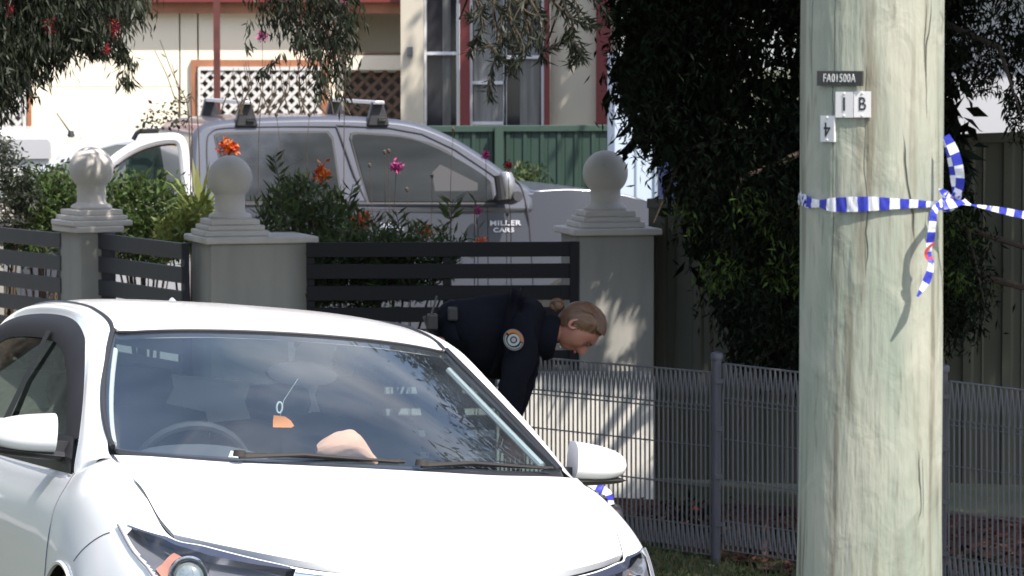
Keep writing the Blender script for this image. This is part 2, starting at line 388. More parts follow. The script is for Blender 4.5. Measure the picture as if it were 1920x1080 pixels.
    for sg in (1, -1): se.tube([(p[0], sg*(p[1]+.004), p[2]+.001) for p in [r[-1] for r in wg]], .009, 6)
    se.tube([(r[0]+.006, s*r[1], r[2]+.0) for s, rr in ((-1, wg[-1][::-1]), (1, wg[-1])) for r in rr], .006, 6)
    se.build('windshield_seal', M['black'], root)
    cw = MB()
    lo = [p+np.array([.028,0,-.014]) for p in wg[0]]
    for sg in (1, -1): cw.grid([[p*np.array([1,sg,1]) for p in wg[0]], [p*np.array([1,sg,1]) for p in lo]], 0, flip=sg < 0)
    cw.build('cowl', M['black'], root)
    M['wiper'] = mat('weathered_wiper', (.022,.019,.017), .7)
    for a, b, hgt in (((.045,-.38,.997), (.01,.12,1.004), 1), ((.045,.18,.997), (-.085,.62,1.004), 1)):
        wi = MB(); a = Vector(a); b = Vector(b)
        wi.tube([a, a.lerp(b,.4)+Vector((0,0,.012)), b], [.008,.006,.004], 6); wi.tube([a.lerp(b,.05)+Vector((-.02,0,.008)), b+Vector((-.008,.02,.002))], .005, 6)
        wi.lathe([(0,.02),(.018,.018),(.02,0)], 12, a)
        wi.build('wiper', M['wiper'], root)
    # side windows
    for sg in (1, -1):
        Oc = cr(O[3:14], 6)
        inn = cr(L([(-.62,.785,.95),(-.66,.768,1.0),(-.749,.743,1.072),(-.965,.705,1.169),(-1.203,.673,1.248),(-1.35,.662,1.28),(-1.518,.652,1.301),(-1.886,.648,1.311),(-2.35,.650,1.305),(-2.55,.66,1.27),(-2.66,.70,1.16)]), 6)
        vb = MB(); vb.grid([[p*np.array([1,sg,1]) for p in Oc], [((a+b)/2+np.array([.0,.014,.004]))*np.array([1,sg,1]) for a, b in zip(Oc, inn)], [p*np.array([1,sg,1])+np.array([0,sg*.008,0]) for p in inn]], 0, flip=sg > 0)
        vb.build('window_visor', M['visor'], root)
        gb = MB(); top = [p + np.array([0,-.004,.0]) for p in Oc]; bot = [np.array([p[0]+.03*(1-k/len(Oc)), .80, .93]) for k, p in enumerate(Oc)]
        gb.grid([[p*np.array([1,sg,1]) for p in top], [((p*.5+q*.5)+np.array([0,.012,0]))*np.array([1,sg,1]) for p, q in zip(top, bot)], [p*np.array([1,sg,1]) for p in bot]], 0, flip=sg > 0)
        gb.build('side_window', M['sideglass'], root)
        bt = MB(); bl = [(-.29,.8075,.905),(-.29,.806,.93),(-2.75,.795,.975),(-2.75,.80,.945)]
        bt.add([(x, sg*(y+.004), z) for x, y, z in [(-.275,.806,.908),(-.35,.803,.955),(-2.85,.79,.985),(-2.85,.79,.95),(-1.7,.807,.914),(-1.7,.80,.950)]],
               [(0,1,5,4),(4,5,2,3)])
        # sail triangle ahead of the mirror
        bt.add([(x, sg*y, z) for x, y, z in [(-.275,.812,.908),(-.62,.806,.93),(-.66,.784,1.02),(-.45,.777,1.015)]], [(0,1,2,3)])
        bt.add([(x, sg*(y+.012), z) for x, y, z in [(-.275,.805,.908),(-.62,.80,.93),(-.66,.778,1.02),(-.45,.768,1.015)]], [(0,1,2,3)])
        bt.build('belt_trim', M['black'], root, smooth=False)
        bp = MB(); bp.add([(x, sg*y, z) for x, y, z in [(-1.62,.816,.93),(-1.74,.816,.93),(-1.66,.66,1.335),(-1.58,.66,1.335)]], [(0,1,2,3)]); bp.build('door_pillar', M['black'], root)
        # mirror
        mb = MB(); rows = []
        for k in range(13):
            u = k/12; y = .835 + .205*u
            w_ = (1-u**3.2)**.5 if u < 1 else 0.0
            cz = 1.022 - .010*u; hz = .062*max(.02, w_)*(1-.12*u); hx = .075*max(.02, w_); cx = -.50 - .045*u
            ring = []
            for a in range(24):
                t = 2*math.pi*a/24; cc, ss = math.cos(t), math.sin(t)
                ex = .75
                xx = cx + hx*abs(cc)**ex*(1 if cc > 0 else -.55); xx = cx + hx*(abs(cc)**ex)*(1 if cc > 0 else -.55)
                zz = cz + hz*(abs(ss)**ex)*(1 if ss > 0 else -1)
                ring.append((xx, sg*y, zz))
            rows.append(ring + [ring[0]])
        mb.grid(rows, 0, flip=sg < 0); mb.add(rows[0][:-1], [tuple(range(24))])
        mo = mb.build('mirror', M['paint'], root, angle=60)
        lb = MB(); rows2 = []
        for k in range(13):
            u = k/12; y = .80+.235*u; hz = .016*math.sqrt(max(0, 1-u**4)); rows2.append([(-.50-.045*u+.060*math.cos(t)*(1-.5*u*u), sg*y, .954+.012*u+hz*math.sin(t)) for t in [2*math.pi*a/12 for a in range(13)]])
        lb.grid(rows2, 0, flip=sg < 0); lb.box((-.54,.79 if sg > 0 else -.86,.955), (-.48,.86 if sg > 0 else -.79,1.0)); lb.build('mirror_base', M['black'], mo)
        gl_ = MB(); gl_.box((-.548, sg*.86 if sg > 0 else -1.0, .98), (-.545, 1.0 if sg > 0 else -.86, 1.06)); gl_.build('mirror_glass', M['chrome'], mo, smooth=False)
        # door seams
        def on(s, t): return samp(G, s*NU, t*NV)
        for s_ in (6.93, 10.0, 12.2):
            sm_ = MB(); sm_.tube([tuple(on(s_ - (.0 if s_ > 7 else .10*t), t)*np.array([1,sg,1])+np.array([0,sg*.0005,0])) for t in np.linspace(0 if s_ > 7 else .15, 4.7, 30)], .0028, 5); sm_.build('door_seam', seam_m, root)
        # bumper to fender seam
        sm_ = MB(); sm_.tube([tuple(on(s_, t)*np.array([1,sg,1])) for s_, t in zip(np.linspace(4.82, 5.42, 12), np.linspace(1.75, 2.75, 12))], .0022, 5); sm_.build('bumper_seam', seam_m, root)
        dh = MB(); dh.tube([(-1.32, sg*.888, .80), (-1.36, sg*.915, .802), (-1.50, sg*.915, .802), (-1.54, sg*.888, .80)], .012, 8); dh.build('door_handle', M['paint'], root)
        # headlight
        hl = MB(); cl = MB(); A_ = []; B_ = []; NS, NT = 48, 14
        for a in range(NS+1):
            s_ = HS0 + (HS1-HS0)*a/NS; t0, t1 = t_lo(s_), t_hi(s_)
            A_.append([samp(G, s_*NU, (t0+(t1-t0)*b/NT)*NV) for b in range(NT+1)])
        ctr = np.array([.42,.55,.66])
        for r in A_:
            row = []
            for b, p in enumerate(r):
                e = math.sin(math.pi*min(1, max(0, b/NT)))
                row.append(p + (ctr-p)/np.linalg.norm(ctr-p)*(.008+.05*min(1, e*1.6)))
            B_.append(row)
        f_ = np.array([1,sg,1])
        cl.grid([[(p+np.array([.002,.003,.001]))*f_ for p in r] for r in A_], 0, flip=sg < 0)
        hl.grid([[p*f_ for p in r] for r in B_], 0, flip=sg < 0)
        h_ = hl.build('headlight', M['silverhouse'], root)
        # dark rim following the top edge, indicator, projector
        rm = MB()
        rm.grid([[(A_[a][b]+np.array([.0015,.002,.0008]))*f_ for b in (0, 1, 2)] for a in range(2, NS-1)], 0, flip=sg < 0)
        rm.build('lamp_brow', mat('smoked_brow', (.05,.055,.085), .35), h_)
        rm = MB(); rm.tube([tuple((A_[a][-1]+np.array([.003,.006,0]))*f_) for a in range(NS+1)], .003, 6); rm.build('lamp_edge', mat('grey_edge', (.16,.16,.19), .5), h_)
        ind = MB(); i0, i1 = int(NS*.56), int(NS*.68)
        ind.grid([[(A_[a][b]*.55+B_[a][b]*.45)*f_ for b in range(5, NT)] for a in range(i0, i1)], 0, flip=sg < 0)
        ind.build('indicator', M['orange_lamp'], h_)
        pc = samp(A_, NS*.44, NT*.60)*.55 + samp(B_, NS*.44, NT*.60)*.45
        d_ = Vector((.93, .36*sg, -.02)).normalized(); Q = Matrix.Translation(Vector(pc*f_)) @ d_.to_track_quat('Z', 'Y').to_matrix().to_4x4()
        pj = MB(); pj.lathe([(.056,-.03),(.060,0),(.056,.012),(.050,.004),(.046,-.02)], 32); pj.build('lamp_ring', M['chrome'], h_, M=Q)
        pj = MB(); pj.lathe([(.044,-.004),(.040,.008),(.028,.018),(.012,.024),(.0001,.025)], 32); pj.build('projector_lens', mat('projector_glass', (.30,.34,.34), .05, metal=.55, coat=1), h_, M=Q)
        cl.build('lamp_cover', M['lens'], h_)
    # grille bar, lower intake, licence plate
    gr = MB(); gr.tube([tuple(samp(G, s*NU, .62*NV)+np.array([.012,0,0])) for s in np.linspace(0, 1.5, 12)][::-1] + [tuple(samp(G, s*NU, .62*NV)*np.array([1,-1,1])+np.array([.012,0,0])) for s in np.linspace(0.05, 1.5, 12)], .012, 8); gr.build('grille_bar', M['chrome'], root)
    li = MB()
    for sg in (1, -1): li.grid([[(samp(G, s*NU, t*NV)+np.array([.006,0,0]))*np.array([1,sg,1]) for t in np.linspace(2.6, 4.5, 8)] for s in np.linspace(0, 1.7, 12)], 0, flip=sg < 0)
    li.build('lower_grille', M['black'], root)
    # antenna fin
    an = MB(); an.grid([[(-2.64-.16*u, w_*.022*(1-.6*u), 1.450+h*.036*math.sin(math.pi*(u*.75+.05))) for w_, h in ((-1,0),(-.6,.7),(0,1),(.6,.7),(1,0))] for u in np.linspace(0, 1, 12)], 0)
    an.build('antenna_fin', M['paint'], root)
    # interior
    it = MB(); dsh = net([L([(.0,-.70,.90),(-.02,0,.955),(.0,.70,.90)]), L([(-.25,-.70,.965),(-.27,0,.975),(-.25,.70,.965)]), L([(-.45,-.70,.955),(-.48,0,.955),(-.45,.70,.955)]), L([(-.52,-.70,.85),(-.55,0,.85),(-.52,.70,.85)]), L([(-.48,-.70,.5),(-.5,0,.5),(-.48,.7,.5)])], 6, 10)
    it.grid(dsh, 0, flip=True)
    hd = [(-.50 + .13*math.cos(t), -.37+.20*math.sin(t)*1.0, .955+.055*max(0, math.cos(t))) for t in np.linspace(-1.5, 1.5, 12)]
    it.grid([[(-.36,-.37+.23*math.sin(t),.965) for t in np.linspace(-1.4, 1.4, 12)], [(-.42,-.37+.20*math.sin(t),.965+.05*math.cos(t)) for t in np.linspace(-1.4, 1.4, 12)], [(-.52,-.37+.20*math.sin(t),.965+.045*math.cos(t)) for t in np.linspace(-1.4, 1.4, 12)]], 0)
    it.build('dashboard', M['dash'], root)
    for sg in (1, -1):
        tr_ = MB(); rr = [r[-3] for r in wg]; tr_.tube([(p[0]-.05, sg*(p[1]-.012), p[2]-.018) for p in rr[3:-3]], .012, 8); tr_.build('bright_edge_strip', mat('pale_streak', (.62,.66,.66), .6), root)  # pale strip added to imitate the bright streak inside the windscreen edge
    fl = MB(); fl.box((-3.1,-.78,.26), (-.1,.78,.30)); fl.box((-3.05,-.76,.30), (-2.95,.76,.9)); fl.build('cabin_floor', M['dark'], root)
    hlr = MB(); 
    for sg in (1, -1): hlr.grid([[p*np.array([1,sg,1])+np.array([0,0,-.025]) for p in r] for r in roof], 0, flip=sg > 0)
    hlr.build('headliner', M['liner'], root)
    stw = MB(); c0 = Vector((-.62,-.37,.90)); ax = Vector((-.9,0,.42)).normalized(); e1 = Vector((0,1,0)); e2 = ax.cross(e1)
    ring = [c0 + e1*.185*math.cos(t) + e2*.185*math.sin(t) for t in np.linspace(0, 2*math.pi, 33)]; stw.tube(ring, .016, 8, cap=False)
    stw.tube([c0-e1*.18, c0+ax*-.03, c0+e1*.18], .018, 8); stw.lathe([(0,.0),(.07,.01),(.08,.04)], 16, c0-Vector((0,0,.03)))
    stw.build('steering_wheel', M['dark'], root)
    for sy in (-.37, .37):
        for xb, hh in ((-1.35, 1.0), (-2.35, .95)):
            st = MB()
            for dx, z0, wd in ((.0,.45,.25),):
                prof = net([L([(xb+.48,sy-.25,.52),(xb+.5,sy,.55),(xb+.48,sy+.25,.52)]), L([(xb+.1,sy-.25,.50),(xb+.1,sy,.48),(xb+.1,sy+.25,.50)]), L([(xb-.02,sy-.26,.75),(xb-.04,sy,.75),(xb-.02,sy+.26,.75)]), L([(xb-.12,sy-.24,hh+.06),(xb-.13,sy,hh+.08),(xb-.12,sy+.24,hh+.06)]), L([(xb-.20,sy-.24,hh+.02),(xb-.20,sy,hh+.05),(xb-.20,sy+.24,hh+.02)]), L([(xb-.16,sy-.26,.45),(xb-.16,sy,.45),(xb-.16,sy+.26,.45)])], 6, 8)
                st.grid(prof, 0)
            s_ = st.build('car_seat', M['seat'], root)
            hr = MB(); hr.lathe([(.0001,-.07),(.10,-.06),(.125,0),(.11,.06),(.0001,.075)], 16)
            h_ = hr.build('headrest', M['seat'], s_, M=Matrix.Translation((xb-.16, sy, hh+.17)) @ Matrix.Diagonal((.5,1,1,1)))
    rv = MB(); rv.lathe([(.0001,-.02),(.115,-.018),(.12,0),(.115,.018),(.0001,.02)], 20, axis='y'); rv.tube([(0,0,0),(.03,0,.08)], .012, 6)
    rv.build('rear_view_mirror', M['black'], root, M=Matrix.Translation((-.72,-.01,1.245)) @ Matrix.Rotation(R_(90), 4, 'Z') @ Matrix.Diagonal((1,1,.33,1)))
    # wheels
    for cx in (0, -2.6):
        for sg in (1, -1):
            wh = empty('wheel', (cx, sg*.78, .315)); wh.parent = root
            ty = MB(); ty.lathe([(.20,-.10),(.29,-.105),(.312,-.08),(.316,0),(.312,.08),(.29,.105),(.20,.10)], 40, axis='y'); ty.build('tyre', M['rubber'], wh)
            ri = MB(); ri.lathe([(.205,sg*.09),(.195,sg*.10),(.185,sg*.06),(.18,-sg*.05)], 40, axis='y')
            for k in range(5):
                a = 2*math.pi*k/5
                for o_ in (-.10,.10): ri.tube([(.04*math.cos(a), sg*.075, .04*math.sin(a)), (.19*math.cos(a+o_), sg*.085, .19*math.sin(a+o_))], [.022,.016], 6)
            ri.lathe([(.0001,sg*.09),(.05,sg*.085),(.055,sg*.05)], 20, axis='y'); ri.build('rim', M['alloy'], wh)
    # tail lamps and rear window
    rw = MB(); rw.grid(net([L([(-2.95,-.50,1.385),(-2.98,0,1.41),(-2.95,.50,1.385)]), L([(-3.10,-.56,1.18),(-3.2,0,1.20),(-3.10,.56,1.18)])], 8, 10), 0); rw.build('rear_window', M['sideglass'], root)
    for sg in (1, -1):
        tl = MB(); tl.grid([[(samp(G, s*NU, t*NV)+np.array([-.004,.004,0]))*np.array([1,sg,1]) for t in np.linspace(.6, 1.9, 6)] for s in np.linspace(12.4, 13.9, 10)], 0, flip=sg < 0); tl.build('tail_lamp', mat('red_lens', (.4,.01,.01), .2, coat=1), root)
    return root
CAR = build_car()
def carpt(x, y, z): return CARM @ Vector((x, y, z))
# loose things seen through the windscreen
o = MB(); o.add([carpt(*p) for p in [(-.60,-.122,1.112),(-.60,-.085,1.110),(-.603,-.065,1.098),(-.60,-.054,1.082),(-.60,-.062,1.076),(-.60,-.122,1.074),(-.605,-.122,1.092)]], [(0,1,2,6),(6,2,3,4,5)])
o.tube([carpt(-.60,-.10,1.112), carpt(-.61,-.09,1.16), carpt(-.68,-.03,1.23)], .0006, 5, 1)
o.tube([carpt(-.6, -.105+.009*math.sin(t), 1.137+.017*math.cos(t)) for t in np.linspace(0, 6.28, 17)], .003, 6, 1, cap=False)
tag(o.build('air_freshener', [mat('orange_card', (.75,.25,.05), .6), mat('pale_ring', (.45,.5,.48), .5)]), 'orange hanging tag with a small ring below the white car\'s mirror', 'air freshener')
o = MB(); rows = []
for k in range(33):
    u = k/32; r = max(.001, .060*(max(0, math.sin(math.pi*min(1, .03+u*.97))))**.55*(1-.38*sm(.6, .95, u)))
    cx = -.40; cy = -.03 + .20*u; cz = 1.015 + .022*math.sin(u*3.0) - .030*sm(.55, 1, u)
    rows.append([carpt(cx + .9*r*math.cos(t), cy, cz + r*.75*math.sin(t) + .0022*math.sin(5*t+9*u)+.0018*math.sin(9*t-14*u)) for t in np.linspace(0, 2*math.pi, 41)])
o.grid(rows); tag(o.build('cloth_bundle', mat('tan_cloth', (.74,.40,.27), .9, bump=.2, bscale=30), angle=80), 'pale tan soft cloth bundle lying on the white car\'s dashboard', 'cloth')
o = MB(); o.add([carpt(*p) for p in [(-.12,-.375,.985),(-.12,-.34,.985),(-.135,-.352,1.006),(-.13,-.365,1.008),(-.145,-.36,.985)]], [(0,1,2,3),(0,3,4),(1,4,2),(2,4,3)])
tag(o.build('paper_scrap', mat('paper', (.8,.78,.72), .8), smooth=False), 'small crumpled white scrap on the white car\'s dashboard edge', 'paper')

# ------------------------------------------------------------ timber pole
PD = 6.5
def pole():
    X = (1635-960)/F*PD; r0 = 133.2/F*PD
    m = bpy.data.materials.new('treated_timber'); m.use_nodes = True; t = m.node_tree; n = t.nodes; b = n['Principled BSDF']; b.inputs['Roughness'].default_value = .85
    b.inputs['Specular IOR Level'].default_value = .25
    co = n.new('ShaderNodeTexCoord')
    def nzz(scale, st, det=6, dist=0):
        ma = n.new('ShaderNodeMapping'); ma.inputs['Scale'].default_value = st; t.links.new(co.outputs['Object'], ma.inputs[0])
        no = n.new('ShaderNodeTexNoise'); no.inputs['Scale'].default_value = scale; no.inputs['Detail'].default_value = det; no.inputs['Distortion'].default_value = dist
        t.links.new(ma.outputs[0], no.inputs[0]); return no.outputs[0]
    def rmp(inp, p0, p1, c0, c1):
        r = n.new('ShaderNodeValToRGB'); r.color_ramp.elements[0].position = p0; r.color_ramp.elements[1].position = p1
        r.color_ramp.elements[0].color = (*c0, 1); r.color_ramp.elements[1].color = (*c1, 1); t.links.new(inp, r.inputs[0]); return r.outputs[0]
    def mixc(a, b_, f, mode='MIX'):
        x = n.new('ShaderNodeMix'); x.data_type = 'RGBA'; x.blend_type = mode
        if isinstance(f, float): x.inputs[0].default_value = f
        else: t.links.new(f, x.inputs[0])
        for i, c in ((6, a), (7, b_)):
            if isinstance(c, tuple): x.inputs[i].default_value = (*c, 1)
            else: t.links.new(c, x.inputs[i])
        return x.outputs[2]
    big = nzz(5, (1.6, 1.6, .35), 3)
    grain = nzz(34, (1, 1, .06), 8, .35)
    fine = nzz(90, (1, 1, .12), 5)
    blotch = nzz(14, (1, 1, .6), 5, .8)
    col = rmp(big, .36, .64, (.225,.258,.210), (.355,.350,.285))
    col = mixc(col, (.165,.15,.11), rmp(grain, .53, .68, (0,0,0), (.85,.85,.85))); col = mixc(col, (.15,.14,.11), rmp(fine, .60, .70, (0,0,0), (.55,.55,.55)))
    col = mixc(col, (.42,.41,.34), rmp(blotch, .56, .72, (0,0,0), (.45,.45,.45)))
    vo = n.new('ShaderNodeTexVoronoi'); vo.feature = 'DISTANCE_TO_EDGE'; vo.inputs['Scale'].default_value = 7
    ma = n.new('ShaderNodeMapping'); ma.inputs['Scale'].default_value = (1.7, 1.7, .07)
    no = n.new('ShaderNodeTexNoise'); no.inputs['Scale'].default_value = 9; t.links.new(co.outputs['Object'], no.inputs[0])
    ad = n.new('ShaderNodeMix'); ad.data_type = 'RGBA'; ad.blend_type = 'ADD'; ad.inputs[0].default_value = .02
    t.links.new(co.outputs['Object'], ad.inputs[6]); t.links.new(no.outputs[1], ad.inputs[7]); t.links.new(ad.outputs[2], ma.inputs[0]); t.links.new(ma.outputs[0], vo.inputs[0])
    crack = rmp(vo.outputs[0], .0, .009, (1,1,1), (0,0,0)); gate = rmp(nzz(6, (1,1,.5), 2), .55, .62, (0,0,0), (1,1,1))
    ck = mixc((0.,0.,0.), crack, gate)
    col = mixc(col, (.17,.15,.115), mixc((0.,0.,0.), ck, .5))
    t.links.new(col, b.inputs['Base Color'])
    h = mixc(grain, blotch, .6); h = mixc(h, fine, .25); h2 = mixc(h, (0.,0.,0.), ck)
    bu = n.new('ShaderNodeBump'); bu.inputs['Strength'].default_value = 1.0; bu.inputs['Distance'].default_value = .014
    t.links.new(h2, bu.inputs['Height']); t.links.new(bu.outputs[0], b.inputs['Normal'])
    root = empty('power_pole', (X, PD, gz(X, PD)), 'thick weathered greenish timber pole at right with number plates nailed on', 'pole')
    b_ = MB(); rows = []; n_ = 96; NZ = 240
    for i in range(NZ+1):
        z = 9.0*i/NZ; zz = z + gz(X, PD)
        r = r0*(1 - .022*(zz-2.31+.0))
        if zz < 1.5: r += .004*(1.5-zz)*3
        ring = []
        for k in range(n_):
            a = 2*math.pi*k/n_
            d = noise.noise(Vector((math.cos(a)*1.6, math.sin(a)*1.6, z*1.2)))*.0035 + noise.noise(Vector((math.cos(a)*7, math.sin(a)*7, z*3.0)))*.0014
            ring.append(Vector((math.cos(a)*(r+d), math.sin(a)*(r+d), z)))
        rows.append(ring + [ring[0]])
    b_.grid(rows, flip=True); b_.add(rows[-1][:-1], [tuple(range(n_))]); b_.build('pole_shaft', m, root, angle=80)
    g0 = gz(X, PD)
    blk = mat('black_tag', (.035,.033,.032), .5); wht = mat('white_tag', (.62,.60,.60), .6); ink = mat('ink', (.02,.02,.02), .7); gry = mat('grey_letters', (.62,.62,.60), .5)
    def plate(px0, py0, px1, py1, m_, s, ti, flip=False, sx=.8, size=1.0, bold=0):
        pxc, pyc = (px0+px1)/2, (py0+py1)/2
        dx = (pxc-1635)/F*PD; z = at(pxc, pyc, PD-.1).z - g0
        a = math.asin(max(-1, min(1, dx/r0))); y = -math.cos(a)*r0
        wd = (px1-px0)/F*(PD-.1)/math.cos(a); hh = (py1-py0)/F*(PD-.1)
        T = Matrix.Translation((dx, y-.004, z)) @ Matrix.Rotation(a, 4, 'Z') @ Matrix.Rotation(math.pi/2, 4, 'X')
        q = MB(); nb = 8
        q.box((-wd/2,-hh/2,-.003), (wd/2,hh/2,.003)); 
        for sy_ in (-1, 1): q.lathe([(.0022,0),(.0018,.0015),(.0001,.002)], 8, (0, sy_*hh*.43, .003))
        p = q.build('number_plate', m_, root, smooth=False, M=T)
        TT = T @ Matrix.Translation((0,0,.0035)) @ (Matrix.Rotation(math.pi, 4, 'Z') if flip else Matrix.Identity(4))
        text(s, 'lettering', hh*size, ti, p, TT, sx=sx, bold=bold)
    plate(1524, 133, 1604, 161, blk, 'FA01500A', gry, sx=.66, size=.78, bold=.00005)
    plate(1557, 172, 1588, 220, wht, '1', ink, sx=.9, size=.72, bold=.0004)
    plate(1588.6, 171, 1619, 219.5, wht, 'B', ink, sx=.8, size=.72, bold=.0002)
    plate(1532, 217, 1556, 266, wht, '4', ink, True, sx=.85, size=.80, bold=.0)
    return X, r0
PX, PR = pole()

# ------------------------------------------------------------ police tape
M['tapeblue'] = mat('tape_blue', (.035,.045,.42), .35, subs=.25); M['tapewhite'] = mat('tape_white', (.80,.80,.86), .35, subs=.3)
M['tapered'] = mat('tape_red', (.45,.05,.06), .4)
def ribbon(b, ctr, wid, rep, ofs=0, tw=None, nrm=None, seg=6, red=None):
    """striped ribbon along control points; wid widths; rep stripe length"""
    P = cr(ctr, seg); W = np.interp(np.linspace(0, len(wid)-1, len(P)), range(len(wid)), wid)
    T = np.interp(np.linspace(0, len(P)-1, len(P)), np.linspace(0, len(P)-1, len(tw)), tw) if tw else [0]*len(P)
    acc = ofs; prev = None
    for i in range(len(P)-1):
        a, c = Vector(P[i]), Vector(P[i+1]); d = (c-a).normalized()
        def cross(p, k, dd):
            nn = (nrm(p) if nrm else Vector((0,-1,0))); sd = dd.cross(nn).normalized(); nn2 = sd.cross(dd).normalized()
            v = (sd*math.cos(T[k]) + nn2*math.sin(T[k]))*W[k]/2
            return [p-v, p-v*.33-nn2*W[k]*.07*math.sin(i*1.7), p+v*.33+nn2*W[k]*.07*math.sin(i*1.3+1), p+v]
        r0_ = prev if prev else cross(a, i, d); r1 = cross(c, i+1, d)
        mi = 0 if int(acc/rep) % 2 == 0 else 1
        if red and red(i/(len(P)-1)): mi = 2
        b.add(r0_+r1, [(0,1,5,4),(1,2,6,5),(2,3,7,6)], mi); prev = r1; acc += (c-a).length
def tape():
    b = MB(); rad = lambda p: Vector((p.x-PX, p.y-PD, 0)).normalized()
    def onp(px, py, off=.008):
        y = -PR; Ro = PR+off
        for _ in range(8):
            p = at(px, py, PD+y); dx = max(-Ro*.995, min(Ro*.995, p.x-PX)); y = -math.sqrt(Ro*Ro-dx*dx)
        return (PX+dx, PD+y, p.z)
    band = [onp(x, y) for x, y in ((1502,370),(1508,375),(1520,380),(1538,382),(1560,384),(1600,383),(1640,382),(1680,382),(1715,382),(1745,383),(1765,381))]
    wd = [.012,.022,.016,.013,.024,.026,.024,.018,.014,.010,.010]
    # stripes of roughly equal length along the band
    ribbon(b, band, wd, .0185, nrm=rad, seg=10)
    # far side of the loop
    bk = [(PX+math.sin(a)*(PR+.004), PD-math.cos(a)*(PR+.004), at(1500,374,PD).z) for a in np.linspace(-1.5, -4.8, 14)]
    ribbon(b, bk, [.02]*5, .0185, nrm=rad)
    # crumpled ends at left edge
    ribbon(b, [onp(1500,362,.006), onp(1506,378,.010), onp(1514,385,.006), onp(1530,388,.005)], [.010,.018,.010,.004], .006, nrm=rad)
    K = Vector(at(1785, 378, PD-.095))
    def q(px, py, dd): return tuple(at(px, py, PD+dd))
    # knot: crumpled loops
    for k in range(7):
        a0 = k*.9; pts = [(K.x+.016*math.cos(a0+t)*(.7+.3*math.sin(k)), K.y+.010*math.sin(2*t+k), K.z+.012*math.sin(a0+t*1.3)) for t in np.linspace(0, 4.5, 7)]
        ribbon(b, pts, [.006,.014,.010,.014,.006], .013, tw=[k, k+1.5, k+2.5])
    ribbon(b, [q(1745,383,-.10), q(1765,385,-.12), q(1790,380,-.11), q(1810,378,-.10)], [.010,.016,.020,.012], .017, tw=[0,.5,1.2])
    # upper doubled loop
    ribbon(b, [q(1790,372,-.10), q(1800,345,-.115), q(1797,310,-.12), q(1786,278,-.11), q(1774,254,-.10)], [.012,.016,.016,.017,.012], .021, ofs=.004, tw=[.2,.5,.2,.1])
    ribbon(b, [q(1792,374,-.095), q(1789,345,-.10), q(1783,312,-.105), q(1776,280,-.10), q(1773,256,-.10)], [.010,.012,.010,.010,.008], .017, ofs=.012, tw=[.9,.6,1.0,.4])
    ribbon(b, [q(1760,352,-.09), q(1772,362,-.11), q(1786,374,-.10)], [.003,.014,.010], .02, ofs=.012, tw=[.2,.8])
    # dangling tail
    ribbon(b, [q(1768,378,-.115), q(1752,396,-.150), q(1748,425,-.155), q(1744,455,-.150), q(1742,475,-.148), q(1746,495,-.150), q(1738,525,-.155), q(1720,556,-.165)],
           [.012,.014,.014,.020,.012,.012,.016,.004], .0175, ofs=.010, tw=[.2,.3,.9,.5,.2], red=lambda u: .60 < u < .66)
    ribbon(b, [q(1752,455,-.152), q(1737,470,-.155), q(1739,484,-.152), q(1752,492,-.15)], [.004,.006,.008,.003], .5, ofs=.6, tw=[.3,.8], red=lambda u: u < .7)
    # run to the right, twisted
    ribbon(b, [q(1806,378,-.10), q(1822,384,-.10), q(1850,389,-.10), q(1885,396,-.10), q(1925,404,-.10), q(2100,436,-.08), q(2700,540,.02)], [.012,.006,.008,.012,.013,.014,.014], .0125, tw=[0,1.2,.6,.2,.2,.4,.4], seg=12)
    o = b.build('police_tape', [M['tapewhite'], M['tapeblue'], M['tapered']], angle=60)
    tag(o, 'blue and white checked barrier tape knotted round the timber pole and pulled right', 'tape')
tape()

# ------------------------------------------------------------ masonry gate pillars
M['render'] = mat('painted_render', (.37,.355,.325), .85, var=.26, vscale=2.2, stretch=(2.5,2.5,.6), bump=.12, bscale=120)
M['capmat'] = mat('cast_cap', (.62,.575,.535), .8, var=.15, vscale=6, bump=.15, bscale=90)
def pillar(px_edge, px_r, py_top, d, phi, side, zb, label, ballr, ballc_px, ballc_py, capw=None, front=None, tiers=None):
    """px_edge: pixel of the vertical corner between left side and front face"""
    c = at(px_edge, py_top, d); ph = R_(phi); s = sc_at(d)
    fx = Vector((math.cos(ph), math.sin(ph), 0)); bx = Vector((-math.sin(ph), math.cos(ph), 0))
    fw = (px_r-px_edge)/s/math.cos(ph)
    Q = Matrix([[fx.x, bx.x, 0, c.x], [fx.y, bx.y, 0, c.y], [0,0,1,zb], [0,0,0,1]])
    root = empty('gate_pillar', label=label, cat='pillar', group='rendered pillars with ball finials', M=Q)
    h = c.z - zb; p = MB(); p.box((0,0,0), (fw, side, h)); p.build('pillar_shaft', M['render'], root, bevel=.006, smooth=False)
    cb = capw if capw else fw
    cp = MB(); e = .035; cz = h
    cp.box((-e,-e,cz), (fw+e,side+e,cz+.034))
    w0 = (cb-.0)
    cx = (ballc_px-px_edge)/s; cx = cx*math.cos(ph) + side/2*math.sin(ph)*1.0   # finial centre along the front
    cyy = side/2
    z = cz+.034
    for hw, hh in tiers or ((.17,.03),(.15,.026),(.13,.03)):
        cp.box((cx-hw,cyy-hw,z), (cx+hw,cyy+hw,z+hh)); z += hh
    cp.build('pillar_cap', M['capmat'], root, bevel=.007, smooth=False)
    r = ballr; zc = at(ballc_px, ballc_py, d).z - zb
    f = MB(); nk = zc - z
    prof = [(.105,z-.002),(.112,z+.012),(.105,z+.024),(.085,z+.032),(.078,z+.042)]
    a0 = math.asin(min(1, .078/r)); 
    for k in range(0, 25):
        a = a0 + (math.pi-a0)*k/24; prof.append((max(.0001, r*math.sin(a)), zc - r*math.cos(a)))
    f.lathe(prof, 48, (cx, cyy, 0)); f.build('ball_finial', M['capmat'], root, angle=50)
    return root
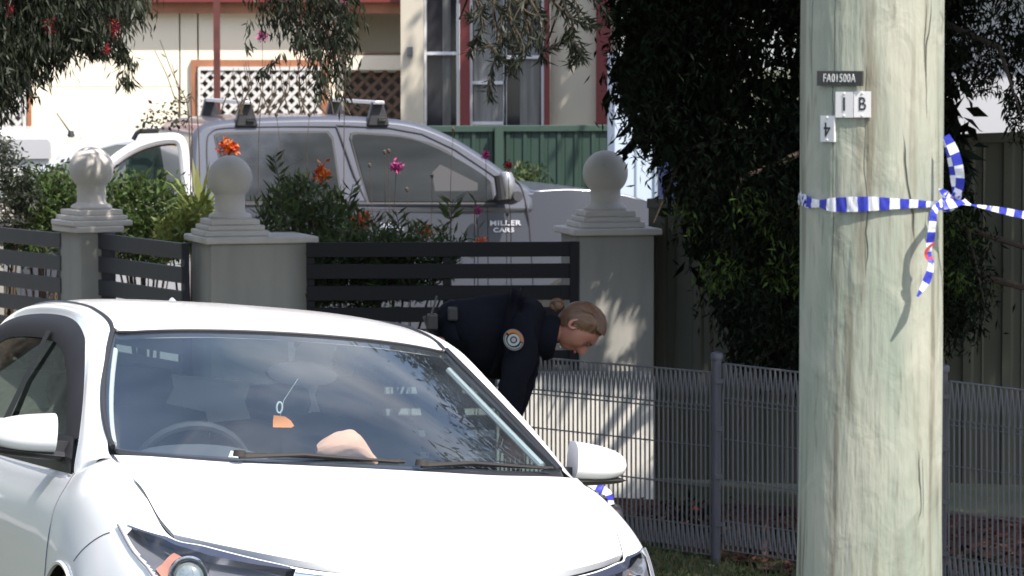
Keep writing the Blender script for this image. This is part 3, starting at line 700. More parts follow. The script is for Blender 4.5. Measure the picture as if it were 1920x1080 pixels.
pillar(151, 214, 437, 19.9, 28, .30, -.05, 'left pillar with ball finial between the two slatted panels', .1185, 172, 318)
pillar(395, 580, 458, 19.0, 17, .46, -.05, 'widest pillar with ball finial, left end of the dark gate', .1165, 428, 337)
pillar(1086, 1228, 442, 19.0, 12, .42, -.1, 'pillar with ball finial right of the dark gate, dappled by sun', .1165, 1140, 327)
pillar(-62, 2, 425, 20.9, 28, .30, -.05, 'pillar cut off by the left picture edge, only its finial edge showing', .1185, -38, 322)
# low rendered wall under the gate edge
b = MB(); a0 = at(930, 700, 18.72); a1 = at(1226, 694, 18.72)
b.box((a0.x, 18.60, -.1), (a1.x, 18.86, a0.z)); tag(b.build('garden_wall', mat('cream_render', (.76,.72,.66), .85, var=.1, vscale=3, bump=.1), bevel=.01, smooth=False), 'low cream rendered wall behind the wire fence and bent officer', 'wall')

# ------------------------------------------------------------ slatted fence panels and gate
M['slat'] = mat('grey_slat', (.062,.062,.075), .45, var=.2, vscale=5); M['slatblack'] = mat('black_slat', (.008,.008,.011), .5, spec=.25)
def slat_panel(name, pa, pb, da, db, hs, gap, n, m, label, cat, post=None):
    """pa,pb: top corners px; slats hs tall px at a"""
    root = empty(name, at(pa[0], pa[1], da).to_tuple(), label, cat)
    loc = Vector(root.location)
    A = at(pa[0], pa[1], da); B = at(pb[0], pb[1], db); dv = (B-A); nn = Vector((dv.y, -dv.x, 0)).normalized()
    pit = (hs+gap)/sc_at(da); hh = hs/sc_at(da)
    for k in range(n):
        b = MB(); z = Vector((0,0,-pit*k)); a = A+z-loc; c = B+z-loc; t = nn*-.018
        b.prism([a, c, c-Vector((0,0,hh)), a-Vector((0,0,hh))], t)
        b.build('slat', m, root, smooth=False, bevel=.003)
    for q_ in (post or []):
        b = MB(); u0, u1 = q_; a = A.lerp(B, u0)-loc-nn*.018; c = A.lerp(B, u1)-loc-nn*.018
        b.prism([a, c, c-Vector((0,0,pit*n)), a-Vector((0,0,pit*n))], nn*-.03); b.build('post', m, root, smooth=False)
    return root
slat_panel('slat_fence', (183,437), (340,456), 19.95, 19.25, 29.5, 14, 12, M['slat'], 'slatted charcoal panel between the two ball-topped pillars at left', 'fence', [(.0,.12),(.96,1)])
slat_panel('slat_fence', (-30,423), (112,437), 20.85, 20.15, 27.5, 13.5, 12, M['slat'], 'slatted charcoal panel at the left picture edge', 'fence', [(.0,.04),(.93,1)])
slat_panel('sliding_gate', (574,455), (1086,453), 19.02, 19.02, 28, 12.8, 11, M['slatblack'], 'black horizontal-slat sliding gate behind the bent officer', 'gate', [(0,.03),(.50,.53),(.965,1)])
b = MB(); a = at(1069,453,19.0); b.box((a.x,18.99,.1),(a.x+.045,19.01,a.z)); b.build('gate_frame', M['slatblack'], bpy.data.objects['sliding_gate'], smooth=False, M=Matrix.Translation(-Vector(bpy.data.objects['sliding_gate'].location)))

# ------------------------------------------------------------ woven wire fence
M['wire'] = mat('grey_wire', (.125,.125,.135), .5, metal=.2); M['postm'] = mat('grey_post', (.07,.067,.085), .5)
def fpt(px, d0=16.8):
    """depth on the fence line at pixel column px"""
    k = (px-960)/F     # x = k*d ; d = 16.8+1.1*(.917-k d)
    return (16.8+1.1*.917)/(1+1.1*k)
def wire_panel(pxa, pya, pxb, pyb, pybot_a, pybot_b, label, dz=0):
    da, db = fpt(pxa), fpt(pxb); A = at(pxa, pya, da); B = at(pxb, pyb, db); A0 = at(pxa, pybot_a, da); B0 = at(pxb, pybot_b, db)
    root = empty('wire_fence', A0.to_tuple(), label, 'fence', 'wire fence panels'); lo = Vector(root.location)
    Lh = (Vector((B.x-A.x, B.y-A.y, 0))).length; sp = .030; n = int(Lh/sp); dv = Vector((B.x-A.x, B.y-A.y, 0)).normalized(); nr = Vector((dv.y, -dv.x, 0))
    b = MB()
    def P(u, h): 
        a = A0.lerp(B0, u); c = A.lerp(B, u); return a.lerp(c, h) - lo
    r = .0044
    for i in range(n+1):
        u = i/n; u2 = min(1, (i+1.0)/n)
        # woven pairs: upright that loops over into the next one
        b.tube([P(u, 0), P(u, .82)+nr*.001, P(u*.0+ (u+u2)/2, .975), P((u+u2)/2, 1.0)], r, 5, cap=False)
        b.tube([P(u, .82)-nr*.004, P(max(0, u-.5/n), .975)-nr*.004, P(max(0, u-.5/n), 1.0)], r, 5, cap=False)
        b.tube([P(u, .16)-nr*.004, P(u2-.5/n, .03)-nr*.004], r, 5, cap=False)
    for i in range(n+1):
        u = (i+.5)/n
        if u < 1: b.tube([P(u, .99)-nr*.008, P(u, .0)-nr*.008], r*.6, 4, cap=False) if i % 1 == 5 else None
    b.build('wire_mesh', M['wire'], root)
    for hgt in (1.0, .815, .79, .595, .375, .155, .0):
        t = MB(); t.tube([P(0, hgt)-nr*.006, P(1, hgt)-nr*.006], .0048 if hgt == 1 else .0036, 6); t.build('rail_wire', M['wire'], root)
def wire_post(px, pyt, pyb):
    d = fpt(px); t = at(px, pyt, d); z0 = at(px, pyb, d).z
    root = empty('fence_post', (t.x, t.y, z0), None, 'post', 'posts of the wire fence'); h = t.z-z0
    p = MB(); p.lathe([(.021,-.1),(.021,h-.02)], 20); p.build('post_tube', M['postm'], root)
    p = MB(); p.lathe([(.028,h-.03),(.029,h-.012),(.024,h-.002),(.0001,h+.006)], 20); p.build('post_cap', M['postm'], root)
    for k in range(4):
        q_ = MB(); zz = h*(.2+.22*k); q_.box((-.006,-.032,zz),(.03,-.02,zz+.02)); q_.build('bracket', M['postm'], root, smooth=False)
    return root
wire_panel(930, 664, 1332, 698.5, 985, 1041, 'woven wire fence panel left of the round post, in front of the sunlit wall')
wire_panel(1356, 682, 1752, 728, 1031, 1092, 'woven wire fence panel between the round post and the timber pole')
wire_panel(1779, 715, 2300, 778, 1105, 1190, 'woven wire fence panel right of the timber pole')
wire_post(1344, 661, 1066)['label'] = 'grey round fence post left of the timber pole'
wire_post(1768, 684, 1130)['label'] = 'grey fence post just peeking out behind the timber pole'

# ------------------------------------------------------------ tall ribbed side fence
M['olive'] = mat('olive_steel', (.12,.12,.088), .55, var=.25, vscale=3)
def ribbed(name, px0, px1, d0, d1, py0, py1, pyb, pitch, m, label, capm=None, capt=.0):
    A = at(px0, py0, d0); B = at(px1, py1, d1); A0 = at(px0, pyb, d0); root = empty(name, (A.x, A.y, A0.z), label, 'fence'); lo = Vector(root.location)
    dv = Vector((B.x-A.x, B.y-A.y, 0)); Lh = dv.length; dv.normalize(); nr = Vector((dv.y, -dv.x, 0)); b = MB(); u = 0; pts = []
    prof = [(0,0),(.22,0),(.27,.02),(.48,.02),(.53,0),(.70,0),(.74,.008),(.78,0)]
    while u < Lh:
        for a, o_ in prof:
            if u+a*pitch < Lh: pts.append((u+a*pitch, o_*pitch/.2*1.1))
        u += pitch
    pts.append((Lh, 0)); top = []; bot = []
    for a, o_ in pts:
        f = a/Lh; z1 = A.z*(1-f)+B.z*f
        p = Vector((A.x, A.y, 0))+dv*a+nr*o_ - Vector((lo.x, lo.y, 0)); top.append(Vector((p.x,p.y,z1-lo.z-.01))); bot.append(Vector((p.x,p.y,0)))
    b.grid([bot, top]); b.build('ribbed_sheet', m, root, angle=20)
    rl = MB(); rl.prism([A-lo+nr*.03-Vector((0,0,.05)), B-lo+nr*.03-Vector((0,0,.05)), B-lo+nr*.03, A-lo+nr*.03], nr*-.06); rl.build('top_rail', capm or m, root, smooth=False, bevel=.004)
    return root
ribbed('steel_fence', 1216, 1500, 19.40, 19.10, 372, 368, 895, .20, M['olive'], 'olive ribbed steel fence behind the dark shrub, between pillar and timber pole')
ribbed('steel_fence', 1500, 2500, 19.10, 18.3, 262, 226, 895, .20, M['olive'], 'olive ribbed steel fence right of the timber pole, taller section')
M['green'] = mat('green_steel', (.028,.056,.043), .5, var=.15, vscale=2); M['green2'] = mat('green_rail', (.040,.072,.056), .5)
r_ = ribbed('steel_fence', 780, 1156, 29.5, 29.5, 236, 234, 520, .135, M['green'], 'green ribbed steel fence below the house windows', M['green2'])
b = MB(); a = at(928,236,29.4); c = at(944,236,29.4); b.box((a.x,29.40,.0),(c.x,29.46,a.z)); b.build('post', M['green2'], r_, smooth=False, M=Matrix.Translation(-Vector(r_.location)))

# ------------------------------------------------------------ house
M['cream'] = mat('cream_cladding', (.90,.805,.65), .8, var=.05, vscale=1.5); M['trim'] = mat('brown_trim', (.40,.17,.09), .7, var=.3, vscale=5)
M['maroon'] = mat('maroon_paint', (.16,.028,.028), .5); M['lattice'] = mat('white_lattice', (.62,.60,.58), .7); M['brownlat'] = mat('brown_lattice', (.16,.10,.07), .8)
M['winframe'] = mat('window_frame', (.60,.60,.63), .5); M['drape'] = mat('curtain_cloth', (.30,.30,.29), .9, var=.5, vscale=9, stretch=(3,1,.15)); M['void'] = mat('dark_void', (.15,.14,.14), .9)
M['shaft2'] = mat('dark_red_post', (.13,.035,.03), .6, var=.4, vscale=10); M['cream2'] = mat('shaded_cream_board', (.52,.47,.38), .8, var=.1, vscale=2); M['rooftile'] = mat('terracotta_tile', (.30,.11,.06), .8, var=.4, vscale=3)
M['houseglass'] = mat('house_glass', (.03,.03,.036), .08, spec=.8)
H0 = Vector((0, 33, 0)); house = empty('weatherboard_house', H0, 'cream house with brown trim, lattice screens and dark red window posts', 'house')
def pbox(b, x0, y0, x1, y1, d, th, mi=0):
    a = at(x0, y0, d); c = at(x1, y1, d); b.box((min(a.x,c.x), d, min(a.z,c.z)), (max(a.x,c.x), d+th, max(a.z,c.z)), mi)
HM = Matrix.Translation(-H0)
def part(name, m, rects, d, th, parent=None, bevel=0):
    b = MB()
    for r in rects: pbox(b, *r, d, th)
    return b.build(name, m, parent or house, smooth=False, bevel=bevel, M=HM)
part('wall', M['cream'], [(-420,-60,336,162),(-420,163,336,560)], 33, .2); part('wall', M['cream'], [(337.5,-60,372,560)], 33, .2)
part('wall', M['cream'], [(372,-60,645,113),(600,113,645,560)], 33.0, .2)
part('fascia', M['trim'], [(-420,4,752,25)], 32.86, .04); part('gutter', M['maroon'], [(-420,-12,760,4)], 32.78, .10)
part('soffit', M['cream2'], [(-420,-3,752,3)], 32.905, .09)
part('trim_board', M['trim'], [(50,118,61,520)], 32.97, .03); part('trim_board', M['trim'], [(358,112,616,125)], 32.96, .04); part('trim_board', M['trim'], [(358,125,370,520)], 32.96, .04); part('trim_board', M['trim'], [(603,125,616,520)], 32.96, .04)
part('downpipe', M['shaft2'], [(399.5,-60,413,330)], 32.2, .07)
part('lattice_frame', M['lattice'], [(371,126,602,132),(371,132,377,330)], 32.93, .03); part('lattice_frame', M['lattice'], [(42,150,49,330)], 32.93, .03)
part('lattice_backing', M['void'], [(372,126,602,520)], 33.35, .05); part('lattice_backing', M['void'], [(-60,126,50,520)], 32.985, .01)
def lattice(x0, y0, x1, y1, d, m, pitch=.100, wd=.030, parent=None):
    A = at(x0, y1, d); B = at(x1, y0, d); b = MB(); W = B.x-A.x; Hh = B.z-A.z; p = pitch*math.sqrt(2)
    for sgn, dy in ((1, 0), (-1, .008)):
        k = -Hh
        while k < W+Hh:
            # line x = k + sgn*z (sgn=1) or x = k - z
            if sgn == 1: z0, z1 = max(0, -k), min(Hh, W-k); xs = (k+z0, k+z1)
            else: z0, z1 = max(0, k-W), min(Hh, k); xs = (k-z0, k-z1)
            if z1-z0 > .02:
                a = Vector((A.x+xs[0], d+dy, A.z+z0)); c = Vector((A.x+xs[1], d+dy, A.z+z1)); dv = (c-a).normalized(); sd = Vector((dv.z, 0, -dv.x))*wd/2
                b.prism([a-sd, c-sd, c+sd, a+sd], (0, .006, 0))
            k += p
    return b.build('lattice_screen', m, parent or house, smooth=False, M=HM)
lattice(377,132,602,330,32.94,M['lattice'],.072,.029); lattice(-60,132,42,330,32.94,M['lattice'],.072,.029)
# recessed porch between main wall and the window block
part('porch_wall', M['cream'], [(645,-60,760,136)], 33.6, .1); part('porch_beam', M['cream'], [(650,104,752,131)], 32.9, .12); part('porch_rail', M['brownlat'], [(650,98,752,103)], 32.9, .1)
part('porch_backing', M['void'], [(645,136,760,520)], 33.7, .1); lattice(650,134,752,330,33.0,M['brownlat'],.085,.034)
# window block
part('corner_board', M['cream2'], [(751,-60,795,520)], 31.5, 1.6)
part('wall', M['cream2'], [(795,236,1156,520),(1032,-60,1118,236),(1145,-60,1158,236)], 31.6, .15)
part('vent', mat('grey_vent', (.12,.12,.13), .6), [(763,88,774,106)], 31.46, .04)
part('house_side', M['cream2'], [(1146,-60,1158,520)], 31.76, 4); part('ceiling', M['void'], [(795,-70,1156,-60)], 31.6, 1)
for x0, x1 in ((862,881),(1020,1031),(1118,1145)): part('window_post', M['maroon'], [(x0,-60,x1,236)], 31.50, .1)
def window(x0, x1, rails, glassm, dr=None):
    f = part('window', M['winframe'], [(x0,-60,x0+5,236),(x1-5,-60,x1,236)]+[(x0+5,r,x1-5,r+6) for r in rails], 31.55, .05)
    part('pane', glassm, [(x0+5,-60,x1-5,236)], 31.615, .01, f)
    if dr:
        b = MB(); a = at(dr[0], 236, 31.60); c = at(dr[1], -60, 31.60); n_ = 60
        b.grid([[(a.x+(c.x-a.x)*i/n_, 31.604-.006*abs(math.sin(i*.9)), z) for z in (a.z, c.z)] for i in range(n_+1)])
        b.build('curtain', M['drape'], f, M=HM)
window(795,861,(97,),M['houseglass'],(830,845)); window(881,950,(152,228),M['houseglass'],(888,945)); window(944,1020,(104,),M['houseglass'],(975,1012))
b = MB(); a = at(-430,-12,32.8); c = at(1175,-12,32.8)
b.add([(a.x,32.8,a.z),(c.x,32.8,a.z),(c.x-1.5,36,a.z+1.7),(a.x+1,36,a.z+1.7),(c.x,39.5,a.z),(a.x,39.5,a.z)], [(0,1,2,3),(3,2,4,5),(0,3,5),(1,4,2)]); b.build('roof', M['rooftile'], house, smooth=False, M=HM)
# pale neighbouring shed with a blue door
b = MB(); gr = empty('garden_shed', (1.0, 26, .1), 'pale blue-white shed wall glimpsed beside the dark shrub', 'shed'); SM = Matrix.Translation((-1,-26,-.1))
pbox(b, 1153, 100, 1228, 520, 26, 2.0); b.build('wall', mat('pale_blue_sheet', (.52,.60,.72), .6, var=.12, vscale=1.2, stretch=(4,1,.1)), gr, smooth=False, M=SM)
b = MB(); pbox(b, 1192, 100, 1194, 520, 25.99, .01); pbox(b, 1228, 100, 1232, 520, 25.98, .06); b.build('cover_strip', mat('grey_strip', (.30,.36,.42), .6), gr, smooth=False, M=SM)
b = MB(); pbox(b, 1234, 240, 1300, 520, 26.1, .05); b.build('door', mat('navy_door', (.015,.022,.07), .5), gr, smooth=False, M=SM)

# ------------------------------------------------------------ silver utility
M['silver'] = mat('silver_paint', (.105,.112,.140), .30, metal=.45, coat=.6); M['tint'] = mat('reflection_mottled_glass', (.018,.020,.022), .05, metal=.0, spec=1, var=.5, vscale=1.6, stretch=(.5,1,2.5), col2=(.05,.055,.06))  # grey mottling in the glass colour imitates reflections
def ute():
    c0, s0 = math.cos(R_(14)), math.sin(R_(14)); D0 = 24.2; o0 = at(360, 400, D0); e = Vector((c0, s0, 0)); v_ = Vector((-s0, c0, 0))
    ogz = .12; Q = Matrix([[e.x, v_.x, 0, o0.x], [e.y, v_.y, 0, o0.y], [0,0,1,ogz], [0,0,0,1]])
    root = empty('utility_truck', label='silver dual-cab ute with roof bars parked side-on behind the dark gate', cat='ute', M=Q)
    def uz(px, py):
        a = at(px, py, D0); d_ = a-Vector((0,0,EYE)); n_ = -v_   # ray with near plane
        t = (o0-Vector((0,0,EYE))).dot(n_)/d_.dot(n_); p = Vector((0,0,EYE))+d_*t - Vector((o0.x, o0.y, 0))
        return p.dot(e), p.z-ogz
    W = 1.80; BZ = uz(700, 385)[1]; RZ = uz(600, 222)[1]
    ins = lambda z: .0 if z < BZ else .015+.17*((z-BZ)/(RZ-BZ))**1.25
    def shell(name, px, m, parent=root, v0=0, v1=W, bevel=.02, n=1):
        pl = [uz(*p) for p in px]; b = MB(); k = len(pl)
        vs = [(u, v0+ins(z), z) for u, z in pl] + [(u, v1-ins(z), z) for u, z in pl]
        b.add(vs, [tuple(range(k)), tuple(reversed(range(k, 2*k)))] + [(i, i+k, (i+1)%k+k, (i+1)%k) for i in range(k)])
        return b.build(name, m, parent, bevel=bevel, angle=30)
    def smooth(pts, n=5): return [tuple(p) for p in cr([np.array([*p, 0.]) for p in pts], n)]
    S2 = lambda pts, n=5: [(p[0], p[1]) for p in smooth(pts, n)]
    cab = S2([(364,400),(361,330),(364,280),(372,248),(400,231),(470,223),(600,219),(720,222),(790,231),(850,254),(905,288),(960,328),(1002,356)]) + [(1003,400)]
    shell('cab', cab, M['silver'], bevel=.035)
    low = [(40,402),(362,402),(364,384),(1000,362)] + S2([(1002,357),(1080,354),(1160,362),(1220,380),(1243,405),(1250,470),(1252,560)]) + [(1240,640),(1165,648),(985,648),(400,648),(270,648),(50,648),(38,560)]
    shell('body', low, M['silver'], bevel=.05)
    def panel(name, m, px, parent=root, off=.004, th=.012):
        pl = [uz(*p) for p in px]; k = len(pl)
        for side in (0, 1):
            b = MB(); f = lambda u, z, o_: (u, ins(z)-o_, z) if side == 0 else (u, W-ins(z)+o_, z)
            vs = [f(u, z, off) for u, z in pl]+[f(u, z, off-th) for u, z in pl]
            b.add(vs, [tuple(range(k)), tuple(reversed(range(k, 2*k)))] + [(i, i+k, (i+1)%k+k, (i+1)%k) for i in range(k)])
            r_ = b.build(name, m, parent, angle=30, bevel=0)
        return r_
    rub = mat('window_rubber', (.03,.03,.035), .6)
    def ring(px, k):
        cx = sum(p[0] for p in px)/len(px); cy = sum(p[1] for p in px)/len(px)
        return [(p[0]+k*(1 if p[0] > cx else -1), p[1]+k*(1 if p[1] > cy else -1)) for p in px]
    rear = [(412,258)]+S2([(418,254),(500,251),(621,250)],3)+[(629,262),(640,376),(462,376),(425,330)]
    front = [(668,262),(670,254)]+S2([(680,252),(760,258),(810,272),(860,297),(905,325),(922,340)],3)+[(926,378),(694,378)]
    for px in (rear, front):
        w_ = panel('side_window', M['tint'], px, off=.008); 
    for px in (rear, front):
        panel('window_seal', rub, ring(px, 4), off=.004)
    def line(pts, r=.006, m=rub, name='door_seam', z_off=-.001):
        b = MB(); q_ = [uz(*p) for p in pts]; b.tube([(u, ins(z)+z_off, z) for u, z in q_], r, 6); return b.build(name, m, root)
    seam = mat('dark_seam', (.05,.05,.06), .8)
    line([(640,238),(648,262),(668,330),(690,384),(700,470),(698,620)], .006, seam); line(S2([(962,330),(980,352),(990,400),(995,450),(1000,560),(985,640)]), .006, seam)
    line(S2([(392,400),(392,330),(394,270),(402,250),(430,241),(540,238),(640,238)]), .005, seam); line([(640,236),(740,241),(800,252),(860,281),(930,330),(960,352)], .006, seam)
    line([(460,384),(690,383),(930,383)], .010, rub, 'belt_moulding', -.006)
    for a in ((470,425),(735,428)):
        u, z = uz(*a); b = MB(); b.tube([(u-.1,-.0,z),(u-.09,-.035,z),(u+.07,-.035,z),(u+.08,0,z)], .012, 8); b.build('door_handle', M['chrome'], root)
    # mirror
    u, z = uz(944,352); b = MB(); b.lathe([(.0001,-.11),(.05,-.10),(.075,-.03),(.075,.05),(.05,.10),(.0001,.11)], 20, (0,0,0)); mo = b.build('mirror', mat('dull_silver', (.34,.34,.36), .3, metal=.6), root, M=Matrix.Translation((u-.02,-.15,z+.02)) @ Matrix.Diagonal((.75,1.0,.85,1)))
    b = MB(); b.tube([(u-.03,.02,z-.07),(u+.03,-.10,z-.07),(u+.05,-.20,z-.05)], [.035,.04,.035], 10); b.tube([(u-.07,-.22,z-.07),(u-.09,-.22,z+.09)], .03, 8); b.build('mirror_base', M['black'], mo)
    # lettering
    for s_, px, py, sz, m_ in (('MILLER', 947, 418.5, .046, 'w'), ('CARS', 944, 431.5, .040, 'w'), ('4x4', 722, 421.5, .038, 'w')):
        u, z = uz(px, py); text(s_, 'door_lettering', sz, M['tapewhite'], root, Matrix.Translation((u, -.004, z)) @ Matrix.Rotation(math.pi/2, 4, 'X'), ext=.002, sx=1.35, bold=.0012)
    # roof bars
    for px in (470, 718):
        u, z = uz(px, 196); zr = RZ-.02
        rb = MB(); rb.prism([(u-.035,.10,z+.0),(u+.035,.10,z+.0),(u+.03,.10,z+.022),(u-.03,.10,z+.022)], (0,1.6,0)); r_ = rb.build('roof_bar', M['chrome'] if False else mat('silver_bar', (.55,.56,.6), .35, metal=.6), root, bevel=.004, smooth=False)
        for vv in (.17, 1.6):
            f = MB(); f.add([(u-.075,vv-.03,zr-.035),(u+.075,vv-.03,zr-.035),(u+.075,vv+.05,zr-.02),(u-.075,vv+.05,zr-.02),(u-.035,vv-.01,z+.018),(u+.035,vv-.01,z+.018),(u+.035,vv+.05,z+.018),(u-.035,vv+.05,z+.018)],
                            [(0,3,2,1),(4,5,6,7),(0,1,5,4),(1,2,6,5),(2,3,7,6),(3,0,4,7)]); f.build('bar_foot', M['black'], r_, bevel=.01)
            f = MB(); f.box((u+.0,vv-.045,zr-.0),(u+.05,vv-.02,zr+.02)); f.build('lock_cover', M['chrome'], r_, smooth=False)
    for px in (160, 1095):
        u, z = uz(px, 640)
        for vv in (.10, W-.10):
            wh = empty('wheel', (u, vv, .38)); wh.parent = root
            t = MB(); t.lathe([(.22,-.12),(.34,-.125),(.38,-.08),(.38,.08),(.34,.125),(.22,.12)], 36, axis='y'); t.build('tyre', M['rubber'], wh)
            t = MB(); t.lathe([(.23,-.11),(.20,-.08),(.08,-.10),(.0001,-.11)], 30, axis='y'); t.build('rim', M['alloy'], wh)
    # tub opening
    b = MB(); x0 = uz(48,402)[0]; x1 = uz(355,402)[0]; z0 = uz(200,402)[1]; b.box((x0,.07,z0+.003),(x1,W-.07,z0+.006)); b.build('tub_liner', M['black'], root, smooth=False)
    return root
ute()

# ------------------------------------------------------------ vehicles at the left behind the bushes
def sidecar(name, label, D0, W, sil, wins, m, extras=None, gzv=.12, cat='car', wheels=(), rz=0):
    o0 = at(sil[0][0], sil[0][1], D0); root = empty(name, (o0.x, D0, gzv), label, cat)
    if rz: root.rotation_euler = (0, 0, rz)
    zt = max(at(*p, D0).z for p in sil); zb = zt-.55
    ins = lambda z: .02+.16*max(0, (z-zb)/(zt-zb))
    pt = lambda p: (at(*p, D0).x-o0.x, at(*p, D0).z-gzv)
    b = MB(); pl = [pt(p) for p in sil]; k = len(pl); vs = [(u, ins(z+gzv), z) for u, z in pl]+[(u, W-ins(z+gzv), z) for u, z in pl]
    b.add(vs, [tuple(range(k)), tuple(reversed(range(k, 2*k)))] + [(i, i+k, (i+1)%k+k, (i+1)%k) for i in range(k)]); b.build('body', m, root, bevel=.04, angle=30)
    for wn, mm in wins:
        pl = [pt(p) for p in wn]; k = len(pl); b = MB(); vs = [(u, ins(z+gzv)-.006, z) for u, z in pl]+[(u, ins(z+gzv)+.01, z) for u, z in pl]
        b.add(vs, [tuple(range(k)), tuple(reversed(range(k, 2*k)))] + [(i, i+k, (i+1)%k+k, (i+1)%k) for i in range(k)]); b.build('side_window', mm, root, smooth=False)
    for px in wheels:
        u = at(px, 500, D0).x-o0.x
        for vv in (.1, W-.1):
            wh = empty('wheel', (u, vv, .32)); wh.parent = root
            t = MB(); t.lathe([(.2,-.1),(.29,-.105),(.32,0),(.29,.105),(.2,.1)], 30, axis='y'); t.build('tyre', M['rubber'], wh)
            t = MB(); t.lathe([(.21,-.09),(.18,-.07),(.0001,-.09)], 24, axis='y'); t.build('rim', M['alloy'], wh)
    return root, pt, ins
M['darkglass'] = mat('car_glass_dark', (.05,.055,.055), .1, spec=.8, var=.6, vscale=2, col2=(.14,.15,.14)); M['pale'] = mat('pale_silver_paint', (.50,.51,.55), .3, metal=.3, coat=.5); M['offwhite'] = mat('offwhite_paint', (.60,.60,.58), .35, coat=.5)
hatch, hp, hi = sidecar('parked_sedan', 'pale silver sedan with black roof rails behind the bushes at left', 26.4, 1.7,
    [(-130,420),(-110,380),(-30,352),(40,333),(75,312),(120,292),(165,273),(205,261),(250,254),(330,250),(370,250),(370,560),(-130,560)],
    [([(62,338),(120,304),(170,284),(215,272),(233,272),(233,350),(70,350)], M['darkglass']), ([(243,272),(300,268),(345,268),(350,350),(243,350)], M['darkglass'])], M['pale'], wheels=(-60,330))
b = MB()   # open door with its frame
fr_ = [(205,372),(208,306),(232,288),(262,272),(295,262),(322,259),(337,264),(344,284),(349,330),(355,382)]
D1 = 23.55; base0 = Vector(hatch.location); base = at(280, 380, D1); base.z = .12; droot = empty('car_door', base, 'white angled window frame of an open vehicle door, left of the silver ute', 'car door'); P = [at(*p, D1)-base for p in fr_]
b.tube(cr([tuple(p) for p in P[1:]], 5), .034, 10); dr = b.build('door_frame', mat('white_door_frame', (.80,.80,.82), .3, coat=.5), droot)
b = MB(); b.tube(cr([tuple(p+Vector((.0,.03,-.035))) for p in P[1:-2]], 5), .014, 6); b.build('door_seal', mat('dark_red_seal', (.09,.03,.03), .6), droot)
b = MB(); b.prism([tuple(at(*p, D1)-base) for p in ((205,378),(356,378),(358,735),(204,735))], (0,.10,0)); b.build('door_panel', M['pale'], droot, smooth=False, bevel=.02)
b = MB(); b.prism([tuple(at(*p, D1+.03)-base) for p in ((236,300),(262,284),(300,272),(318,380),(236,380))], (0,.01,0)); b.build('door_glass', M['sideglass'], droot, smooth=False)
b = MB(); b.tube([tuple(at(*p, 26.4)-base0) for p in ((250,262),(256,250),(262,246),(300,245),(308,256))], .018, 6); b.build('roof_rack', M['black'], hatch)
van, vp, vi = sidecar('parked_van', 'off-white van or canopy at the left edge, below the sunlit lattice', 29.0, 1.8,
    [(-200,560),(-200,262),(-170,250),(-60,244),(60,244),(96,248),(108,262),(112,292),(112,560)], [([(-60,268),(-60,262),(84,262),(90,268),(92,298),(-60,300)], mat('grey_window', (.30,.30,.31), .3)), ([(-150,262),(-72,262),(-72,300),(-150,300)], M['darkglass'])], M['offwhite'], wheels=(-150,60), cat='van')
b = MB(); a = at(108,262,29.3); b2 = at(240,252,29.3)
cabv, _, _ = sidecar('parked_wagon', 'second pale car roof behind the left ball finial, thin aerial on top', 28.0, 1.7, [(96,560),(100,300),(120,272),(170,256),(240,247),(335,244),(352,262),(355,560)], [([(130,300),(150,284),(320,276),(330,300)], M['darkglass'])], M['offwhite'], wheels=(140,320))
b = MB(); q0 = at(133,250,28.9)-Vector(cabv.location); q1 = at(106,212,28.9)-Vector(cabv.location); b.lathe([(.02,-.03),(.03,-.02),(.02,.02)], 12, tuple(q0)); b.tube([tuple(q0), tuple(q1)], [.008,.004], 5); b.build('aerial', M['black'], cabv)

# ------------------------------------------------------------ vegetation
def leafmesh(name, P, D, Ln, Wd, m, parent=None, fold=.25, mats_idx=None, smooth=False):
    P = np.asarray(P, float); D = np.asarray(D, float); n = len(P)
    D = D/np.linalg.norm(D, axis=1, keepdims=True); R = rng.normal(size=(n, 3)); Sd = np.cross(D, R); Sd /= np.linalg.norm(Sd, axis=1, keepdims=True); N = np.cross(D, Sd)
    Ln = np.broadcast_to(Ln, (n,)).reshape(-1, 1)*rng.uniform(.7, 1.2, (n, 1)); Wd = np.broadcast_to(Wd, (n,)).reshape(-1, 1)*rng.uniform(.7, 1.2, (n, 1))
    V = np.stack([P, P+D*Ln*.45+Sd*Wd/2+N*Wd*fold, P+D*Ln, P+D*Ln*.45-Sd*Wd/2+N*Wd*fold], 1).reshape(-1, 3)
    me = bpy.data.meshes.new(name); me.vertices.add(4*n); me.vertices.foreach_set('co', V.ravel())
    idx = np.arange(4*n, dtype=np.int32); me.loops.add(4*n); me.loops.foreach_set('vertex_index', idx)
    me.polygons.add(n); me.polygons.foreach_set('loop_start', np.arange(0, 4*n, 4, dtype=np.int32))
    ms = m if isinstance(m, (list, tuple)) else [m]
    for q in ms: me.materials.append(q)
    me.update(calc_edges=True)
    if mats_idx is not None: me.polygons.foreach_set('material_index', np.asarray(mats_idx, dtype=np.int32))
    me.validate(); o = bpy.data.objects.new(name, me); COL.objects.link(o)
    if parent: o.parent = parent
    return o
def inpoly(x, y, poly):
    c = np.zeros(len(x), bool); j = len(poly)-1
    for i in range(len(poly)):
        xi, yi = poly[i]; xj, yj = poly[j]
        m_ = ((yi > y) != (yj > y)) & (x < (xj-xi)*(y-yi)/((yj-yi) if yj != yi else 1e-9)+xi); c ^= m_; j = i
    return c
